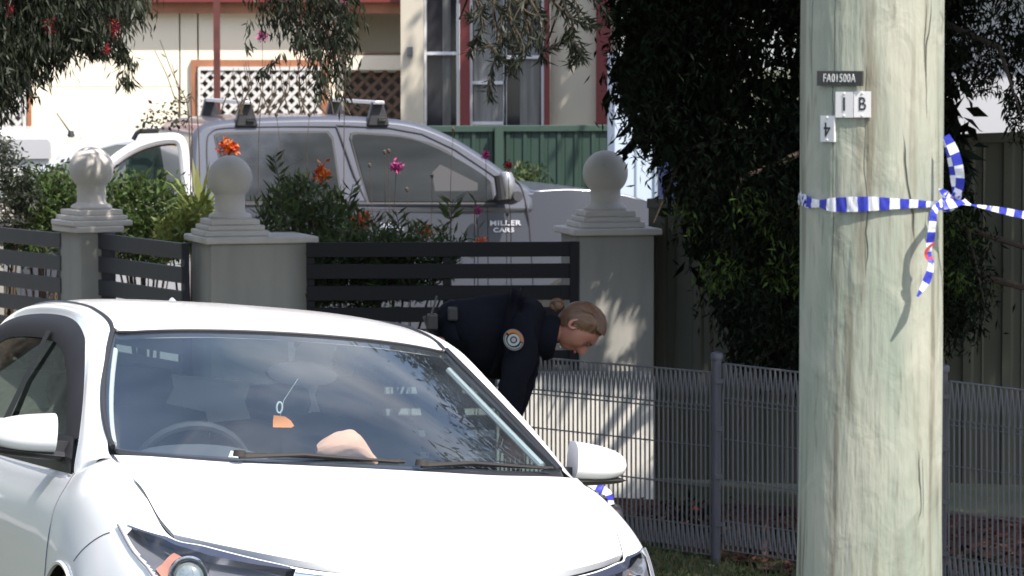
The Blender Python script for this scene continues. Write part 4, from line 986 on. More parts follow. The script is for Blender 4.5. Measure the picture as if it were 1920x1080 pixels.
def polycloud(poly, d0, d1, n, clump=0, keep=None):
    """n points within the pixel outline, between two depths; optional clumping"""
    xs = [p[0] for p in poly]; ys = [p[1] for p in poly]; out = np.zeros((0, 3))
    while len(out) < n:
        x = rng.uniform(min(xs), max(xs), n); y = rng.uniform(min(ys), max(ys), n); k = inpoly(x, y, poly); x = x[k]; y = y[k]; d = rng.uniform(d0, d1, len(x))
        v = -(y-540)/F; t = d/(_c+v*_s); p = np.stack([t*(x-960)/F, d, EYE+t*(v*_c-_s)], 1); out = np.concatenate([out, p])
    out = out[:n]
    if clump:
        c = out[:clump[0]]; i = rng.integers(0, len(c), n); out = c[i]+rng.normal(size=(n, 3))*clump[1]
    return out
def droop(n, down=1.0, spread=.8, side=(0,0,0)):
    d = rng.normal(size=(n, 3))*spread; d[:, 2] -= down; return d+np.array(side)
def leafmat(name, col, isl=.5, subs=.25, rough=.5): return mat(name, col, rough, spec=.35, island=isl, subs=subs)
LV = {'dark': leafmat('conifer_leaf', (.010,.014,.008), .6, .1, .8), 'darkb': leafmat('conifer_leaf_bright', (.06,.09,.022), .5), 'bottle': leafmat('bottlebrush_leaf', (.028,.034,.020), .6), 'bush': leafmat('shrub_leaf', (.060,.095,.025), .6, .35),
      'oleander': leafmat('lance_leaf', (.055,.080,.025), .55, .3), 'yucca': leafmat('strap_leaf', (.20,.24,.06), .4, .3), 'twig': mat('twig_bark', (.09,.065,.045), .9), 'redtwig': mat('reddish_stalk', (.12,.05,.04), .9, island=.4),
      'red': mat('red_flower', (.25,.015,.02), .8, island=.3), 'orange': mat('orange_flower', (.75,.17,.03), .7, island=.3), 'pink': mat('pink_flower', (.45,.05,.22), .7, island=.3), 'bark': mat('tree_bark', (.07,.05,.038), .95, bump=.8, bscale=30, var=.4)}
for k_ in ('dark', 'darkb'): LV[k_].node_tree.nodes['Principled BSDF'].inputs['Specular IOR Level'].default_value = .08
# --- dark conifer-like shrub tree behind the wire fence
LIT = [[(18.6),(900,706),(1236,694),(1236,900),(1190,915),(900,960)], [19.0,(1095,640),(1115,568),(1150,535),(1240,490),(1240,560),(1190,610),(1150,640)], [19.0,(1095,500),(1165,450),(1170,500)], [19.0,(1120,690),(1240,620),(1240,720),(1120,720)], [19.4,(1235,760),(1480,760),(1480,800),(1235,800)]]
def gaps(P, mg=0):
    """openings cut into the canopy for the light: True where a leaf stands between the sun and the sunlit patches on the pillar and low wall"""
    r = np.zeros(len(P), bool)
    for Yp, *pl in LIT:
        t = (P[:,1]-Yp)/S.y; q = P-np.outer(t, np.array(S)); px = q[:,0]/Yp*F+960; py = 100+(EYE-q[:,2])*F/Yp
        for ox, oy in ((0,0),(1,0),(-1,0),(0,1),(0,-1),(.7,.7),(-.7,.7),(.7,-.7),(-.7,-.7)): r |= inpoly(px+ox*mg, py+oy*mg, pl)
    return r
def overcar(p): return p[0] < 1.6 and math.atan2(p[2]-1.25, math.hypot(p[1]-11, p[0]+.4)) > R_(22) and p[1] > 12  # crown leaves left out where the windscreen would mirror them
LOWC = np.stack([rng.uniform(-2.7, 2.3, 760), rng.uniform(17.3, 19.1, 760), rng.uniform(2.92, 3.3, 760)], 1)  # unseen low leaf layer added to shade the pillars and gate
def dark_tree():
    X0, Y0 = 1.75, 18.15; g0 = gz(X0, Y0); root = empty('shrub_tree', (X0, Y0, g0), 'tall dense dark evergreen behind the wire fence, on both sides of the timber pole', 'tree'); T = np.array([X0, Y0, g0])
    b = MB(); b.tube([(0,0,0),(.03,.0,1.0),(-.02,.03,2.0),(.1,-.05,3.2),(.2,-.2,4.6)], [.14,.11,.10,.08,.03], 12)
    b.build('trunk', LV['bark'], root)
    b = MB(); r2 = random.Random(3)
    for k in range(34):
        z = .7+4.2*k/34; a = r2.uniform(0, 6.28); l = r2.uniform(.5, 1.1)*(1 if z < 2.4 else 1.9); y_ = -abs(math.sin(a))*.5 if z < 2.2 else math.sin(a)
        p0 = Vector((.02,0,z)); p1 = p0+Vector((math.cos(a)*l*.5, y_*l*.5, .18)); p2 = p0+Vector((math.cos(a)*l, y_*l, .05)); p3 = p2+Vector((math.cos(a)*.15, y_*.15, -.35))
        b.tube([tuple(q) for q in (p0,p1,p2,p3)], [.03,.02,.012,.004], 6)
    b.build('branch', LV['bark'], root)
    poly = [(1172,-60),(1152,10),(1165,55),(1146,100),(1160,150),(1152,185),(1180,215),(1180,245),(1205,262),(1200,290),(1230,296),(1262,285),(1240,330),(1262,372),(1285,400),(1290,450),(1325,480),(1335,560),(1375,600),(1385,670),(1440,690),(1520,690),(1640,660),(1820,620),(1850,560),(1835,440),(1800,380),(1775,300),(1775,240),(1800,200),(1850,190),(1900,235),(1990,240),(2060,100),(2060,-60)]
    n = 80000; P = polycloud(poly, 17.5, 18.45, n, (4200, np.array([.045,.06,.06])))
    # openings towards bright sky at the right of the pole
    px = P[:,0]/P[:,1]*F+960; py = 100+(EYE-P[:,2])*F/P[:,1]
    nz_ = np.array([noise.noise(Vector((a*7, b_*4, c*7))) for a, b_, c in P]); hole = (px > 1765) & (py < 300) & (nz_ > .02)
    hole |= (px > 1790) & (px < 1880) & (py > 175) & (py < 245)
    P = P[~hole]; P = P[~gaps(P, 12)]; D = droop(len(P), .9, .7); L_ = np.full(len(P), .05); W_ = np.full(len(P), .012)
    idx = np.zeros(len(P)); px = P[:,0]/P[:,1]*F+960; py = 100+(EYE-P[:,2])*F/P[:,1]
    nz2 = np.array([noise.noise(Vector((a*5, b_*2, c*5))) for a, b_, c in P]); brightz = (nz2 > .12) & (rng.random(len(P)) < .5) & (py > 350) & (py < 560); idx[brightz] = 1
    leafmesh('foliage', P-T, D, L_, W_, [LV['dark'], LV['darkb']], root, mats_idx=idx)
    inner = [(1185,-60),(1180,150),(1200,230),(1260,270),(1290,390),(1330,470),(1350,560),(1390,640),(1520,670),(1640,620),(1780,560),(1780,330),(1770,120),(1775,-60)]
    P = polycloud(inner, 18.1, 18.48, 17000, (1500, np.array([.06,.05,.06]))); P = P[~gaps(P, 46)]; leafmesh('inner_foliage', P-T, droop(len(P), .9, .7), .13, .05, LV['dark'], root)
    # high crown above the picture, arching to the left: it shades the gate and the officer
    cc = []
    while len(cc) < 560:
        q = rng.normal(size=3); q /= np.linalg.norm(q); q *= rng.random()**.4; p = np.array([2.6, 17.3, 4.8])+q*np.array([3.2, 2.2, 1.75])
        pxx = p[0]/p[1]*F+960; pyy = 100+(EYE-p[2])*F/p[1]
        if pyy > -90: continue
        if noise.noise(Vector(p)*.9) < -.26 or overcar(p): continue
        cc.append(p)
    for _ in range(85):   # separate unseen leaf patch, added to shade the officer
        q = rng.normal(size=3); q /= np.linalg.norm(q); q *= rng.random()**.4; cc.append(np.array([1.95, 14.75, 4.35])+q*np.array([.75, .65, .35]))
    cc += list(np.stack([rng.uniform(2.6, 5.6, 170), rng.uniform(12.9, 15.8, 170), rng.uniform(4.1, 5.0, 170)], 1))  # more unseen leaves, added to shade the ground at lower right
    cc += [p for p in LOWC if p[0] > -.2 and p[2]-EYE > .0052*p[1]+.3]
    cc = np.array(cc); i = rng.integers(0, len(cc), 76000); P = cc[i]+rng.normal(size=(76000, 3))*np.array([.20,.20,.16]); pyy = 100+(EYE-P[:,2])*F/P[:,1]; P = P[pyy < -62]; P = P[~gaps(P, 26)]
    leafmesh('crown', P-T, droop(len(P), .5, .9), .15, .045, LV['dark'], root)
dark_tree()
# --- weeping bottlebrush whose branches hang into the top of the picture
def weeping():
    X0, Y0 = -3.6, 17.2; g0 = gz(X0, Y0); root = empty('bottlebrush_tree', (X0, Y0, g0), 'weeping bottlebrush hanging from the top edge with a few red flowers', 'tree'); T = np.array([X0, Y0, g0])
    b = MB(); b.tube([(0,0,0),(.05,0,1.2),(.1,.05,2.4),(.3,.1,3.6)], [.17,.14,.12,.08], 12); b.build('trunk', LV['bark'], root)
    b = MB()
    limbs = [[(.1,.05,2.4),(1.0,-.2,3.25),(2.4,-.4,3.55),(3.6,-.5,3.35),(4.3,-.5,3.0)], [(.3,.1,3.2),(1.5,.2,3.9),(2.7,.3,3.9),(3.5,.4,3.3)], [(.1,.05,2.2),(.8,-.2,2.6),(1.4,-.3,2.9)]]
    for l in limbs: b.tube(cr(l, 6), np.interp(np.linspace(0,1,len(cr(l,6))), [0,1], [.07,.018]), 8)
    lead = [at(x, y, 16.6)-Vector(T) for x, y in ((-60,215),(20,150),(60,112),(110,82),(150,62))]
    b.tube([tuple(p) for p in lead], [.022,.018,.014,.010,.006], 8)
    b.build('branch', LV['bark'], root)
    big = [(-120,-80),(262,-80),(255,10),(222,25),(196,42),(168,58),(142,62),(118,88),(85,108),(60,135),(25,160),(-20,190),(-120,240)]
    P = polycloud(big, 16.2, 17.3, 30000, (1500, np.array([.045,.06,.05])))
    strand = lambda pts, n, w_, d=16.6: np.concatenate([np.array([tuple(at(x+rng.normal()*w_, y, d+rng.normal()*.04)) for x, y in [tuple(np.array(a)+(np.array(c)-np.array(a))*rng.random()) for _ in range(n)]]) for a, c in zip(pts, pts[1:])])
    sets = [P, strand([(150,60),(170,90),(200,100)], 90, 14), strand([(205,50),(222,80),(238,110),(236,160)], 80, 8), strand([(190,60),(200,95)], 60, 7), strand([(100,100),(108,115)], 12, 4)]
    mid = [(488,-80),(650,-80),(662,20),(645,60),(655,110),(640,165),(622,175),(612,120),(585,90),(560,60),(520,40),(495,10)]
    P2 = polycloud(mid, 16.7, 17.2, 2300, (300, np.array([.04,.05,.05]))); sets.append(P2)
    for pts, n, w_ in (([(560,60),(590,90),(600,140),(604,175)], 60, 8), ([(640,0),(648,50),(640,90)], 80, 12), ([(530,95),(500,120),(480,138)], 25, 4), ([(470,30),(466,60),(460,95)], 10, 6)): sets.append(strand(pts, n, w_))
    A = np.concatenate(sets); D = droop(len(A), 1.3, .5, (.15,0,0)); leafmesh('foliage', A-T, D, .062, .0105, LV['bottle'], root)
    # right-hand sprays: twigs with paired leaves
    tw = MB(); LP = []; LD = []
    def spray(pts, d, dens=1.0, ll=1.0):
        C = cr([tuple(at(x, y, d)) for x, y in pts], 8); tw.tube([tuple(np.array(c)-T) for c in C], np.interp(np.linspace(0,1,len(C)), [0,1], [.005,.0015]), 5)
        for a, c in zip(C, C[1:]):
            k = max(2, int(np.linalg.norm(np.array(c)-a)/.007*dens)); dv = (np.array(c)-a); dv /= np.linalg.norm(dv)
            for q in range(k):
                LP.append(a+(np.array(c)-a)*q/k); r_ = rng.normal(size=3)*.65; LD.append(dv*.9+r_+np.array([0,0,-.25]))
    for pts in ([(880,-30),(905,20),(900,60),(895,80)], [(930,-30),(925,30),(935,80),(925,120),(915,165),(920,185)], [(960,-30),(955,30),(975,90),(970,130)], [(990,-30),(985,40),(965,100),(955,140)], [(1010,-30),(1000,50),(1010,90),(1015,112)], [(1020,-20),(1050,20),(1085,40),(1120,48)], [(1040,-30),(1065,0),(1095,30),(1110,50)],
                [(1015,95),(1045,85),(1060,62),(1075,80),(1100,112)], [(1068,70),(1072,95),(1065,120)], [(1075,75),(1090,100),(1082,118)], [(930,85),(905,88),(880,96)], [(925,90),(940,110),(948,125)], [(1080,-30),(1120,0),(1140,30)], [(940,-30),(980,20),(1020,30)], [(915,10),(890,20),(880,30)],
                [(950,10),(940,60),(950,90)], [(1000,0),(1030,50),(1010,80)], [(970,0),(990,60),(985,110)], [(900,-20),(935,10),(960,40)], [(1000,-20),(975,30),(960,70)],[(1050,-10),(1075,50),(1065,70)]):
        for off in (0, 1): spray([(x+rng.normal()*6*off, y+rng.normal()*5*off) for x, y in pts], 16.4+rng.random()*.5, 1.0)
    tw.build('twig', LV['twig'], root); leafmesh('foliage', np.array(LP)-T, LD, .055, .0095, LV['bottle'], root)
    up = []
    while len(up) < 130:
        q = rng.normal(size=3); q /= np.linalg.norm(q); q *= rng.random()**.4; p = np.array([-1.7, 17.3, 4.0])+q*np.array([2.9, 1.7, .9])
        if 100+(EYE-p[2])*F/p[1] < -110 and not overcar(p): up.append(p)
    up += [p for p in LOWC if p[0] <= -.2]
    up = np.array(up); i = rng.integers(0, len(up), 34000); P = up[i]+rng.normal(size=(34000, 3))*.18; P = P[~gaps(P)]; P = P[100+(EYE-P[:,2])*F/P[:,1] < -62]
    leafmesh('crown', P-T, droop(len(P), 1.0, .6), .14, .035, LV['bottle'], root)
    for x, y, r in ((92,48,.030),(214,52,.030),(19,18,.022),(200,92,.018)):
        p = np.array(tuple(at(x, y, 16.25))); n = 110; Q_ = p+rng.normal(size=(n, 3))*np.array([.3,.3,.6])*r-T; leafmesh('flower', Q_, rng.normal(size=(n,3)), r*.9, .004, LV['red'], root)
    # reddish dry stalks in the middle
    b = MB(); r2 = random.Random(5)
    for k in range(26):
        x = r2.uniform(555, 640); y0 = r2.uniform(20, 90); y1 = y0+r2.uniform(30, 90); b.tube([tuple(at(x, y0, 16.9)-Vector(T)), tuple(at(x+r2.uniform(-8,8), (y0+y1)/2, 16.9)-Vector(T)), tuple(at(x+r2.uniform(-14,14), y1, 16.9)-Vector(T))], [.004,.003,.0015], 5)
    b.build('dry_stalk', LV['redtwig'], root)
weeping()
# --- street tree standing right of the camera's view (casts the dappled shade over the house front)
def far_tree(x, y, cz, rad, name, label, n=9000, seed=1):
    g0 = gz(x, y); root = empty(name, (x, y, g0), label, 'tree'); b = MB(); b.tube([(0,0,0),(.05,0,1.6),(0,.1,3.2),(.1,0,cz-g0)], [.2,.16,.13,.05], 10); b.build('trunk', LV['bark'], root)
    cc = []
    while len(cc) < 170:
        q = rng.normal(size=3); q /= np.linalg.norm(q); q *= rng.random()**.4; p = np.array([x, y, cz])+q*np.array(rad)
        if noise.noise(Vector(p)*.8+Vector((seed,0,0))) > -.1: cc.append(p)
    cc = np.array(cc); i = rng.integers(0, len(cc), n); P = cc[i]+rng.normal(size=(n, 3))*.25; leafmesh('crown', P-np.array([x,y,g0]), droop(n, .5, .9), .2, .07, LV['bush'], root)
far_tree(3.0, 29.6, 5.6, (2.2,1.6,1.7), 'street_tree', 'broad leafy tree beyond the ribbed fence behind the timber pole')
# --- leafy bushes behind the panels
def bush(label, poly, d0, d1, n, ln, wd, m, cl=(240,.04), up=.3, flowers=None):
    c = polycloud(poly, d0, d1, 50); base = Vector((float(c[:,0].mean()), (d0+d1)/2, .1)); root = empty('garden_bush', base, label, 'bush', 'garden bushes behind the front fence'); T = np.array(tuple(base))
    P = polycloud(poly, d0, d1, n, (cl[0], np.array([cl[1]]*3))); D = rng.normal(size=(n,3))*.8; D[:,2] += up; leafmesh('foliage', P-T, D, ln, wd, m, root)
    b = MB(); r2 = random.Random(int(n))
    for k in range(14):
        e_ = P[r2.randrange(n)]-T; b.tube([(r2.uniform(-.08,.08), r2.uniform(-.05,.05), 0), (e_[0]*.5, e_[1]*.4, e_[2]*.6), tuple(e_)], [.012,.008,.003], 5)
    b.build('stem', LV['twig'], root); return root
bush('round green bush behind the leftmost slatted panel', [(-10,470),(30,405),(20,365),(45,345),(75,325),(105,335),(135,318),(150,350),(158,400),(150,470)], 21.2, 22.0, 5200, .05, .018, LV['bush'])
bush('green bush between the two left ball finials', [(195,470),(205,400),(200,365),(235,345),(262,338),(300,356),(335,348),(348,378),(352,400),(345,470),(300,500)], 20.6, 21.4, 5200, .05, .018, LV['bush'])
bush('thin grey-green bush at the left picture edge', [(-30,440),(-40,240),(0,250),(25,285),(50,310),(62,360),(50,420)], 20.9, 21.5, 2600, .05, .014, LV['bottle'], (200,.035), -.3)
bush('low bush with yellow-green leaves left of the widest pillar', [(300,470),(315,430),(345,395),(385,395),(400,430),(400,470)], 20.0, 20.6, 2600, .06, .018, LV['yucca'], (140,.03))
bush('faint dark bush beside the silver ute bonnet', [(930,400),(945,340),(975,318),(1015,322),(1030,360),(1025,400)], 28.4, 29.0, 1200, .06, .02, LV['oleander'], (80,.04))
bush('leafy shrub growing up behind the right end of the widest pillar', [(480,450),(492,405),(510,380),(530,345),(560,350),(590,345),(612,370),(635,375),(660,395),(680,420),(690,455),(600,470)], 19.5, 20.3, 1600, .075, .017, LV['oleander'], (220,.03), .9)
bush('sprawling greenery tangled through the black gate\'s left half', [(590,575),(585,455),(680,440),(760,452),(870,452),(870,480),(800,540),(700,570)], 19.15, 19.6, 4500, .07, .015, LV['oleander'], (150,.03), .5)
# yucca
yc = at(372,420,20.4); yr = empty('yucca_plant', (yc.x, yc.y, .1), 'spiky yellow-green strap-leaved plant left of the second ball finial', 'plant'); yp = []; b = MB()
for k in range(34):
    a = rng.uniform(0, 6.28); el = rng.uniform(.25, 1.4); l = rng.uniform(.22, .42); o_ = np.array([0, 0, yc.z-.1+.05*rng.random()]); dv = np.array([math.cos(a)*math.cos(el), math.sin(a)*math.cos(el), math.sin(el)]); sd = np.cross(dv, [0,0,1]); sd /= np.linalg.norm(sd)
    p0, p1, p2 = o_, o_+dv*l*.6, o_+dv*l+np.array([0,0,-.10*math.cos(el)*l/.3]); w_ = .013
    b.add([p0-sd*w_*.7, p0+sd*w_*.7, p1+sd*w_, p2, p1-sd*w_], [(0,1,2,4),(4,2,3)])
b.build('leaf_rosette', LV['yucca'], yr); b = MB(); b.tube([(0,0,0),(0,0,yc.z-.08)], .03, 8); b.build('stem', LV['bark'], yr)
# leafy stems, thin stalks and flowers in front of the silver ute
def stem(pts, d, label, leaves=0, ll=.09, fl=None, col='oleander', thick=.004, fr=.03, nm='flower_stalk', cat='plant', bud=False):
    C = [at(x, y, d) for x, y in pts]; top = C[-1]; base = Vector((C[0].x, d, .1)); root = empty(nm, base, label, cat, 'tall flower stalks behind the gate'); CC = cr([tuple(base)]+[tuple(c) for c in C], 8); T = np.array(tuple(base))
    b = MB(); b.tube([tuple(c-T) for c in CC], np.interp(np.linspace(0,1,len(CC)), [0,1], [thick*1.2, thick*.6]), 5); b.build('stem', LV['twig'], root)
    if leaves:
        P = []; D = []
        n0 = int(len(CC)*.45)
        for k in range(leaves):
            c = CC[n0+int((len(CC)-n0-1)*k/leaves)]; s_ = 1 if k % 2 else -1; P.append(c-T); D.append([s_*rng.uniform(.5,.9), rng.normal()*.35, rng.uniform(.35,.9)])
        leafmesh('leaves', P, D, ll, ll*.24, LV[col], root)
    if fl:
        fr *= .88; n = 120; Q_ = np.array(tuple(top))-T+rng.normal(size=(n,3))*fr*.45; leafmesh('flower', Q_, rng.normal(size=(n,3)), fr*.9, fr*.45, LV[fl], root)
    if bud:
        b = MB(); b.lathe([(.0001,-.014),(.009,-.006),(.010,.006),(.0001,.014)], 10, tuple(top-base)); b.build('seed_head', LV['twig'], root)
    return root
for i, (pts, lab, lv, fl, frr) in enumerate([
    ([(604,450),(608,400),(605,325)], 'orange double flower in front of the ute\'s rear window', 8, 'orange', .045),
    ([(676,455),(680,430),(678,414)], 'orange flower just above the gate at the ute\'s rear door', 7, 'orange', .045),
    ([(800,455),(796,445),(796,434)], 'orange flower above the middle of the gate', 6, 'orange', .036),
    ([(430,400),(428,330),(428,276)], 'orange flower right above the second ball finial', 0, 'orange', .050),
    ([(890,400),(897,440),(903,460)], 'orange flower hanging over the gate\'s top slat', 3, 'orange', .040),
    ([(672,470),(678,490),(681,506)], 'orange flower poking through the gate slats', 3, 'orange', .034),
    ([(738,440),(740,380),(743,312)], 'magenta flower on a thin stalk before the ute\'s front window', 0, 'pink', .030),
    ([(896,450),(893,420),(896,395)], 'small magenta flower under the ute\'s mirror', 0, 'pink', .022),
    ([(915,450),(912,370),(911,290)], 'magenta flower against the green fence, upper one', 0, 'pink', .024),
    ([(958,450),(955,380),(953,310)], 'red flower against the green fence', 0, 'red', .024),
    ([(485,300),(492,180),(492,68)], 'pink-purple flower high on a bare stalk over the cream wall', 0, 'pink', .026),
    ([(645,300),(648,120),(645,12)], 'pale pink flower touching the top edge', 0, 'pink', .028)]):
    stem(pts, 19.9+.07*i, lab, lv, .08, fl, fr=frr, thick=.0026)
for i, (pts, lab) in enumerate([
    ([(540,440),(536,380),(530,300),(518,215)], 'thin bare stalk crossing the ute\'s rear window on its left'), ([(578,440),(575,300),(580,215)], 'thin bare stalk crossing the ute\'s rear window on its right'),
    ([(722,450),(722,380),(721,285)], 'left one of two dark seed stalks close together'), ([(731,450),(730,380),(729,283)], 'right one of two dark seed stalks close together'), ([(700,450),(697,380),(693,310)], 'dark seed stalk nearest the ute\'s door pillar'),
    ([(766,450),(765,410),(763,355)], 'short seed stalk in the middle of the front window'), ([(808,450),(810,390),(810,330)], 'seed stalk right of the window middle'), ([(846,455),(845,350),(850,243)], 'tallest bare stalk crossing the ute\'s windscreen pillar'), ([(950,450),(951,430),(951,402)], 'little seed head above the white door lettering')]):
    stem(pts, 20.3+.06*i, lab, 0, thick=.0022, bud=True)
for i, (pts, lv, ll) in enumerate([([(525,455),(528,400),(522,335),(512,290)], 26, .075), ([(555,460),(560,400),(558,355)], 22, .09), ([(845,455),(846,410),(850,372)], 16, .10), ([(640,455),(650,400),(662,345)], 18, .09), ([(738,455),(748,430),(742,395)], 12, .08), ([(590,455),(596,400),(585,352)], 18, .085), ([(500,460),(502,420),(505,385)], 14, .08), ([(770,458),(785,440),(790,420)], 12, .07), ([(832,458),(828,440),(815,425)], 8, .08), ([(700,458),(706,430),(700,405)], 12, .08)]):
    stem(pts, 19.6+.05*i, 'upright lance-leaved shoot behind the gate, '+['leftmost tall one','second tall one','the separate one before the ute\'s front door','the one before the door pillar','short one left of the window middle','the one under the orange double flower','lowest one at the widest pillar','leaning one mid gate','small one left of the separate shoot','small one beside the pillar crossing'][i], lv, ll, thick=.0035, nm='leafy_shoot')
# bare climbing twigs against the cream wall
for i, pts in enumerate([[(360,240),(350,190),(325,140),(300,75)], [(355,240),(330,190),(312,140),(290,95)], [(372,240),(340,185),(322,120)]]):
    stem(pts, 21.8+.1*i, 'thin bare twig rising against the cream wall, '+['longest','leftmost','shortest'][i], 5 if i == 0 else 2, .05, thick=.0035, col='bush', nm='bare_shoot')
c = polycloud([(255,240),(285,195),(340,180),(358,240)], 21.5, 22.5, 130); leafmesh('vine_leaves', c-np.array([c[:,0].mean(),22,.1]), droop(130,.3,.8), .035, .02, LV['bottle']).location = (c[:,0].mean(), 22, .1)
o = bpy.data.objects['vine_leaves']; tag(o, 'scattered small leaves low against the cream wall left of the lattice', 'vine')
c = polycloud([(420,215),(430,150),(500,120),(600,125),(640,215)], 21.5, 22.5, 60); b = MB()
for k in range(24):
    x = random.uniform(430, 640); y0 = random.uniform(110,150); p0 = at(x, y0, 22); b.tube([tuple(at(x+random.uniform(-30,30), 215, 22)), tuple(at(x+random.uniform(-12,12), (y0+215)/2, 22)), tuple(p0)], [.005,.004,.0015], 5)
tag(b.build('tangled_stalks', LV['twig']), 'tangle of dry reddish stalks in front of the white lattice', 'plant')

# grass blades and litter near the wire fence
def grass():
    n = 26000; x = rng.uniform(.2, 3.2, n); y = rng.uniform(13.6, 18.4, n); k = (y < 16.8+1.1*(.917-x)+.9); x = x[k]; y = y[k]; z = np.array([gz(a, b_) for a, b_ in zip(x, y)])
    D = rng.normal(size=(len(x),3))*.5; D[:,2] = 1
    o = leafmesh('grass', np.stack([x,y,z],1), D, .055, .006, [mat('grass_blade', (.035,.065,.013), .7, island=.5, subs=.2), mat('dry_blade', (.09,.075,.035), .8, island=.4)], mats_idx=(rng.random(len(x)) < .3)*1); tag(o, 'short patchy verge grass at the foot of the wire fence', 'grass', kind='stuff')
    n = 5000; x = rng.uniform(.5, 3.4, n); y = rng.uniform(15, 18.5, n); k = (y > 16.9+1.1*(.917-x)) ; x = x[k]; y = y[k]; z = np.array([gz(a, b_)+.03 for a, b_ in zip(x, y)])
    o = leafmesh('bark_chips', np.stack([x,y,z],1), rng.normal(size=(len(x),3))*np.array([1,1,.3]), .05, .018, mat('bark_chip', (.075,.028,.020), .9, island=.7)); tag(o, 'reddish bark chips on the garden bed behind the wire fence', 'mulch', kind='stuff')
grass()
# low plants in the garden bed
for i, (x, y) in enumerate(((1290,905),(1480,975),(1830,930))):
    p = at(x, y+30, fpt(min(x,1700))+.5 ); z0 = gz(p.x, p.y); n = 260; Q_ = rng.normal(size=(n,3))*np.array([.09,.07,.05])+np.array([0,0,.10]); Q_[:,2] = abs(Q_[:,2])
    o = leafmesh('bed_plant', Q_, rng.normal(size=(n,3)), .05, .02, [LV['redtwig'] if i == 1 else LV['orange'] if i == 0 else LV['bush'], LV['dark']], mats_idx=(rng.random(n) < (.93 if i == 0 else .7))*1); o.location = (p.x, p.y, z0)
    tag(o, ['low plant with orange flecks left of the round fence post', 'low reddish plant next to the timber pole', 'low green plant right of the timber pole'][i], 'plant', 'low plants in the bark bed')

